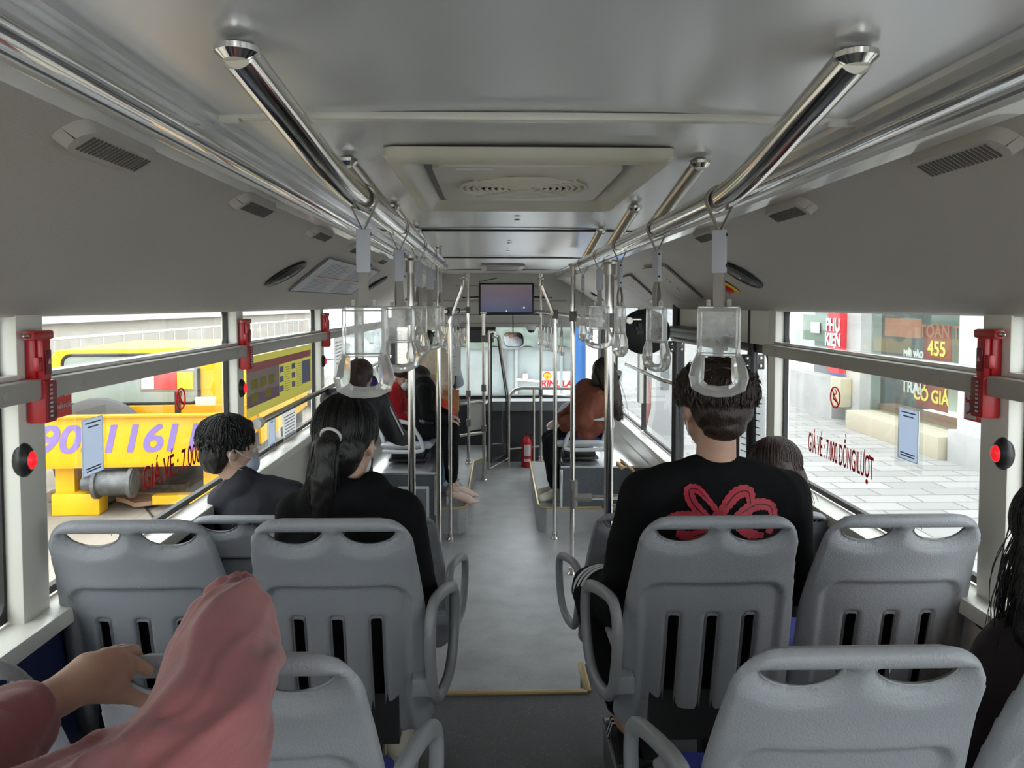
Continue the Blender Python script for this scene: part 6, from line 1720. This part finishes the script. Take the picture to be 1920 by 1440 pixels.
# ---------- 7 woman in rust brown on the right side seat
J = seated((.80, 6.50, .70), (-1, -.1, 0), .90, lean=-.02, foot=-.50)
J['hd'] = V((.93, 6.40, 1.285)); J['nk'] = V((.92, 6.45, 1.16))
J['shL'] = V((.88, 6.62, 1.06)); J['shR'] = V((.86, 6.30, 1.07)); J['elR'] = V((.74, 6.22, .90)); J['elL'] = V((.70, 6.65, .90)); J['wrR'] = V((.60, 6.35, .86)); J['wrL'] = V((.58, 6.5, .86))
for n, y in (('L', 6.58), ('R', 6.38)):
    J['kn' + n] = V((.50, y, .70)); J['an' + n] = V((.535, y - .02, .30)); J['to' + n] = V((.42, y - .06, .235))
P7, r, f, u = base_body('person with long dark hair in a rust brown blouse and white boots on the right', J, skin2, face=(-.25, 1, -.1), vox=.011)
o = Org(); torso_prims(o, J, .05, wide=1.1); o.ell(V((.84, 6.45, .86)), (.19, .17, .14)); o.ell(V((.84, 6.40, .98)), (.17, .17, .13))
for n in 'LR': arm_prims(o, J, n, .05, .85)
o.bake('blouse', rustc, P7, .011, 3, .013, 9)
o = Org()
for n in 'LR': leg_prims(o, J, n, .022, .88)
o.ell(J['pel'], (.15, .13, .10)).bake('trousers', blackc, P7, .012, 3, .004)
for n in 'LR':
    o = Org(); a, t_ = J['an' + n], J['to' + n]
    o.cap(a + V((0, 0, .06)), .044, a + V((0, 0, -.02)), .042).cap(a + V((0, 0, -.03)), .042, t_ + V((0, 0, .012)), .034).cap(a + V((.02, 0, -.04)), .032, a + V((.025, 0, -.07)), .026)
    o.bake('boot', mat('cream_leather', (.66, .63, .53), .45), P7, .008, 2)
hc = J['hd']; M = rotm(r, f, u); Q = lambda x, y, z: hc + r * x + f * y + u * z
o = Org(); o.ell(Q(0, -.02, .03), (.095, .105, .095), M).chain([Q(.01, -.06, .0), Q(.03, -.085, -.12), Q(.06, -.09, -.26), Q(.09, -.09, -.38)], [.085, .080, .070, .03]); o.ell(Q(-.06, .0, -.06), (.04, .06, .09), M)
hb = o.bake('hair', hairdb, P7, .010, 3, .005, 18)
m = MB(); strands(m, hc, r, f, u, 140, .0016, .36, (.099, .108, .10), (0, -.02, .03), 100, 250, 51, end=Q(.09, -.10, -.38), spread=.03); m.build('hair_strands', hairdb, hb)
MB().tube(smooth_path([V((.84, 6.28, 1.10)), V((.90, 6.25, 1.00)), V((.98, 6.28, .90)), V((1.0, 6.3, .80))]), .005, 6).build('bag_chain', goldm, P7)

# ---------- 8 the group on the left
# dark jacket, standing and bending forward
J = dict(f=V((.25, 1, 0)).normalized(), s=.98); J['r'] = J['f'].cross(UP)
J.update(pel=V((-.92, 4.75, .90)), wai=V((-.92, 4.83, 1.01)), che=V((-.91, 4.92, 1.15)), nk=V((-.89, 5.02, 1.28)), hd=V((-.87, 5.10, 1.38)))
for n, q in (('L', -1), ('R', 1)):
    J['sh' + n] = J['nk'] + J['r'] * q * .155 + V((0, -.03, -.05)); J['hi' + n] = J['pel'] + J['r'] * q * .09; J['kn' + n] = J['hi' + n] + V((0, .04, -.44)); J['an' + n] = V((J['hi' + n].x, 4.76, .08)); J['to' + n] = J['an' + n] + V((.03, .14, -.045))
    J['el' + n] = J['sh' + n] + V((q * .05 + .05, .10, -.23)); J['wr' + n] = J['el' + n] + V((.03, .20, -.06))
P8, r, f, u = base_body('person in a black jacket with white piping bending beside the left windows', J, skin2, vox=.011)
o = Org(); torso_prims(o, J, .03)
for n in 'LR': arm_prims(o, J, n, .028)
jk = o.bake('jacket', mat('black_track_jacket', (.018, .02, .026), .6), P8, .011, 3, .008, 8)
MB().tube([J['pel'] + J['r'] * .20 * math.sin(R(a)) - J['f'] * .155 * math.cos(R(a)) + V((0, 0, .07)) for a in range(-100, 101, 20)], .011, 6).build('waist_stripe', wst, jk)
MB().tube(smooth_path([J['nk'] + V((.02, -.08, .02)), J['shR'] + V((-.01, -.05, .065)), J['shR'] + V((.05, -.04, .03)), J['elR'] + V((.06, -.03, .0))]), .006, 6).build('sleeve_piping', wst, jk)
o = Org()
for n in 'LR': leg_prims(o, J, n, .018)
o.ell(J['pel'], (.165, .13, .12)).bake('trousers', navyc, P8, .013, 3, .006)
for n in 'LR': shoe(P8, J, n, blackm)
hc = J['hd']; M = rotm(r, f, u); Q = lambda x, y, z: hc + r * x + f * y + u * z
o = Org(); o.ell(Q(0, -.02, .03), (.092, .104, .092), M).chain([Q(0, -.06, .0), Q(0, -.08, -.10)], [.08, .06]); o.bake('hair', hairbr, P8, .010, 3, .004, 18)

# red jacket with cap and mask
J = seated((-.84, 6.78, .69), (1, -.1, 0), .84, foot=-.54)
J['hd'] = V((-.81, 6.76, 1.21))
P9, r, f, u = base_body('person in a red jacket, dark cap and white mask sitting on the left', J, skin2, face=(1, -.35, -.25), vox=.011)
o = Org(); torso_prims(o, J, .03)
for n in 'LR': arm_prims(o, J, n, .028)
o.ell(J['nk'] + V((-.03, 0, -.02)), (.10, .10, .05)); o.bake('red_jacket', redc, P9, .011, 3, .009, 10)
o = Org()
for n in 'LR': leg_prims(o, J, n, .012)
o.ell(J['pel'], (.13, .15, .10)).bake('jeans', jeans, P9, .012, 3, .005)
for n in 'LR': shoe(P9, J, n, mat('blue_shoe', (.28, .42, .60), .7))
hc = J['hd']; M = rotm(r, f, u); Q = lambda x, y, z: hc + r * x + f * y + u * z
o = Org(); o.ell(Q(0, -.01, .058), (.088, .100, .065), M).ell(Q(0, .085, .030), (.06, .05, .010), M); o.bake('cap', mat('dark_maroon_cap', (.06, .025, .025), .8), P9, .008, 2)
o = Org(); o.chain([Q(0, -.08, .02), Q(0, -.10, -.06), Q(0, -.10, -.14)], [.045, .045, .03]).bake('hair', hairdb, P9, .010, 3, .004, 18)
o = Org(); o.ell(Q(0, .070, -.055), (.052, .044, .050), M).bake('face_mask', maskw, P9, .007, 2); eyes(P9, hc, r, f, u)

# black-haired passenger in black, nude heels
J = seated((-.62, 6.38, .76), (1, .0, 0), .90, lean=.10, foot=-.56)
J['hd'] = V((-.61, 6.46, 1.215)); J['nk'] = V((-.64, 6.42, 1.11)); J['shL'].z -= .04; J['shR'].z -= .04
for n, y in (('L', 6.52), ('R', 6.32)):
    J['kn' + n] = V((-.36, y, .84)); J['an' + n] = V((-.33, y, .33)); J['to' + n] = V((-.20, y - .0, .235))
P10, r, f, u = base_body('person with black hair looking down in black clothes and nude heeled shoes', J, skin2, face=(.8, -.3, -.75), vox=.011)
o = Org(); torso_prims(o, J, .02, wide=.9)
for n in 'LR': arm_prims(o, J, n, .02)
o.bake('black_top', blackc, P10, .011, 3, .006)
o = Org()
for n in 'LR': leg_prims(o, J, n, .018, .82)
o.ell(J['pel'], (.14, .15, .10)).bake('trousers', blackc, P10, .012, 3, .004)
for n in 'LR':
    a, t_ = J['an' + n], J['to' + n]; o = Org(); o.cap(a + V((-.02, 0, -.035)), .038, t_ + V((.01, 0, 0)), .036).cap(t_, .034, t_ + V((.08, 0, -.014)), .012)
    h = o.bake('heeled_shoe', mat('nude_leather', (.74, .56, .48), .4), P10, .006, 2)
    MB().box((a.x - .03, a.y, .245), (.035, .035, .09), bev=.004).build('block_heel', whitep, h)
hc = J['hd']; M = rotm(r, f, u); Q = lambda x, y, z: hc + r * x + f * y + u * z
o = Org(); o.ell(Q(0, -.02, .03), (.095, .105, .092), M).ell(Q(.05, .03, -.06), (.045, .06, .11), M).ell(Q(-.05, .03, -.06), (.045, .06, .11), M).chain([hc + V((0, 0, -.02)), hc + V((.03, -.02, -.2))], [.07, .04])
o.bake('hair', hairb, P10, .010, 3, .004, 18)
# cream knit, standing with arm raised
J = dict(f=V((-.5, -1, 0)).normalized(), s=.95); J['r'] = J['f'].cross(UP)
J.update(pel=V((-.52, 7.35, 1.00)), wai=V((-.53, 7.33, 1.12)), che=V((-.56, 7.30, 1.27)), nk=V((-.60, 7.28, 1.42)), hd=V((-.66, 7.27, 1.53)))
for n, q in (('L', -1), ('R', 1)):
    J['sh' + n] = J['nk'] + J['r'] * q * .155 + V((0, 0, -.05)); J['hi' + n] = J['pel'] + J['r'] * q * .085; J['kn' + n] = J['hi' + n] + V((.03, .0, -.40)); J['an' + n] = V((J['hi' + n].x + .0, 7.33, .28)); J['to' + n] = J['an' + n] + V((.08, -.10, -.045))
    J['el' + n] = J['sh' + n] + V((q * -.05, -.05, -.22)); J['wr' + n] = J['el' + n] + V((.0, -.15, -.04))
J['elR'] = J['shR'] + V((.02, -.10, .0)); J['wrR'] = J['elR'] + V((-.02, -.02, .22))
P11, r, f, u = base_body('person in a cream knit raising an arm behind the black-haired passenger', J, skin2, vox=.012)
o = Org(); torso_prims(o, J, .03)
for n in 'LR': arm_prims(o, J, n, .03, .7)
o.bake('knit_top', creamc, P11, .012, 3, .008, 12)
o = Org()
for n in 'LR': leg_prims(o, J, n, .015)
o.ell(J['pel'], (.15, .13, .12)).bake('jeans', jeans, P11, .013, 3, .006)
for n in 'LR': shoe(P11, J, n, whitep)
hc = J['hd']; M = rotm(r, f, u); Q = lambda x, y, z: hc + r * x + f * y + u * z
o = Org(); o.ell(Q(0, -.02, .03), (.092, .104, .092), M).chain([Q(0, -.07, .0), Q(0, -.08, -.15)], [.07, .05]); o.bake('hair', hairdb, P11, .010, 3, .004, 18)
# bags
c = at(806, 783, 6.28); o = Org(); o.ell(c, (.075, .05, .06)); o.ell(c + V((-.02, 0, -.03)), (.085, .06, .04)); hb_ = o.bake('handbag', mat('glossy_black_leather', (.01, .01, .011), .2), None, .007, 2, .006, 25)
tag(hb_, 'shiny black handbag on the lap of the black-haired passenger', 'bag'); MB().tube(smooth_path([c + V((-.05, -.03, .04)), c + V((-.03, -.05, .11)), c + V((.03, -.05, .11)), c + V((.05, -.03, .04))]), .006, 6).build('strap', blackm, hb_)
c = at(828, 768, 6.75); o = Org(); o.ell(c, (.085, .06, .10)); o.ell(c + V((.05, 0, -.03)), (.07, .05, .08)); tag(o.bake('plastic_bag', mat('orange_red_plastic_bag', (.62, .06, .02), .35), None, .008, 2, .014, 16), 'orange-red plastic bag held on the left beside the aisle poles', 'bag')
c = at(846, 752, 7.0); t = empty('cardboard_box', c, 'open cardboard box behind the orange-red bag', 'box'); MB().box(c, (.14, .16, .19)).build('carton', mat('cardboard', (.50, .24, .10), .8), t); MB().box(c + V((-.02, -.09, .09)), (.10, .02, .06), Matrix.Rotation(R(35), 3, 'X')).build('flap', mat('cardboard', (.50, .24, .10), .8), t)
# driver
J = seated((-.60, 8.40, .76), (0, 1, 0), 1.0, foot=-.56, knee=(.11, .38))
P12, r, f, u = base_body('person in a white shirt in the driver seat, seen small in the mirror', J, skin, vox=.012)
o = Org(); torso_prims(o, J, .02)
for n in 'LR': arm_prims(o, J, n, .02, .3)
o.bake('shirt', mat('white_shirt', (.62, .66, .75), .8), P12, .012, 3, .004)
o = Org()
for n in 'LR': leg_prims(o, J, n, .012)
o.ell(J['pel'], (.15, .12, .12)).bake('trousers', navyc, P12, .014, 3)
hc = J['hd']; M = rotm(r, f, u); o = Org(); o.ell(hc - f * .02 + u * .045, (.088, .1, .08), M).bake('hair', hairb, P12, .01, 2)
# pedestrian outside
p = at(1222, 745, 12.5); b0 = V((p.x, 12.5, -.2))
J = dict(f=V((.9, .4, 0)).normalized(), s=.98); J['r'] = J['f'].cross(UP)
J.update(pel=b0 + V((0, 0, .92)), wai=b0 + V((.05, 0, 1.03)), che=b0 + V((.14, 0, 1.15)), nk=b0 + V((.24, .03, 1.24)), hd=b0 + V((.34, .05, 1.28)))
for n, q in (('L', -1), ('R', 1)):
    J['sh' + n] = J['nk'] + J['r'] * q * .155 + V((-.05, 0, -.03)); J['hi' + n] = J['pel'] + J['r'] * q * .09; J['kn' + n] = J['hi' + n] + V((.04, 0, -.42)); J['an' + n] = b0 + J['r'] * q * .1 + V((0, 0, .09)); J['to' + n] = J['an' + n] + V((.14, .05, -.045))
    J['el' + n] = J['sh' + n] + V((.05, 0, -.26)); J['wr' + n] = J['el' + n] + V((.10, 0, -.18))
P13, r, f, u = base_body('person in grey bending forward on the pavement outside the front right window', J, skin2, vox=.014)
o = Org(); torso_prims(o, J, .03)
for n in 'LR': arm_prims(o, J, n, .03)
o.bake('grey_jacket', mat('grey_cloth', (.22, .24, .26), .8), P13, .014, 3, .008)
o = Org()
for n in 'LR': leg_prims(o, J, n, .02)
o.ell(J['pel'], (.16, .13, .12)).bake('trousers', mat('faded_red_cloth', (.35, .16, .15), .8), P13, .014, 3, .006)
hc = J['hd']; M = rotm(r, f, u); o = Org(); o.ell(hc - f * .02 + u * .04, (.09, .1, .085), M).bake('hair', hairdb, P13, .012, 2)
for n in 'LR': shoe(P13, J, n, blackm)
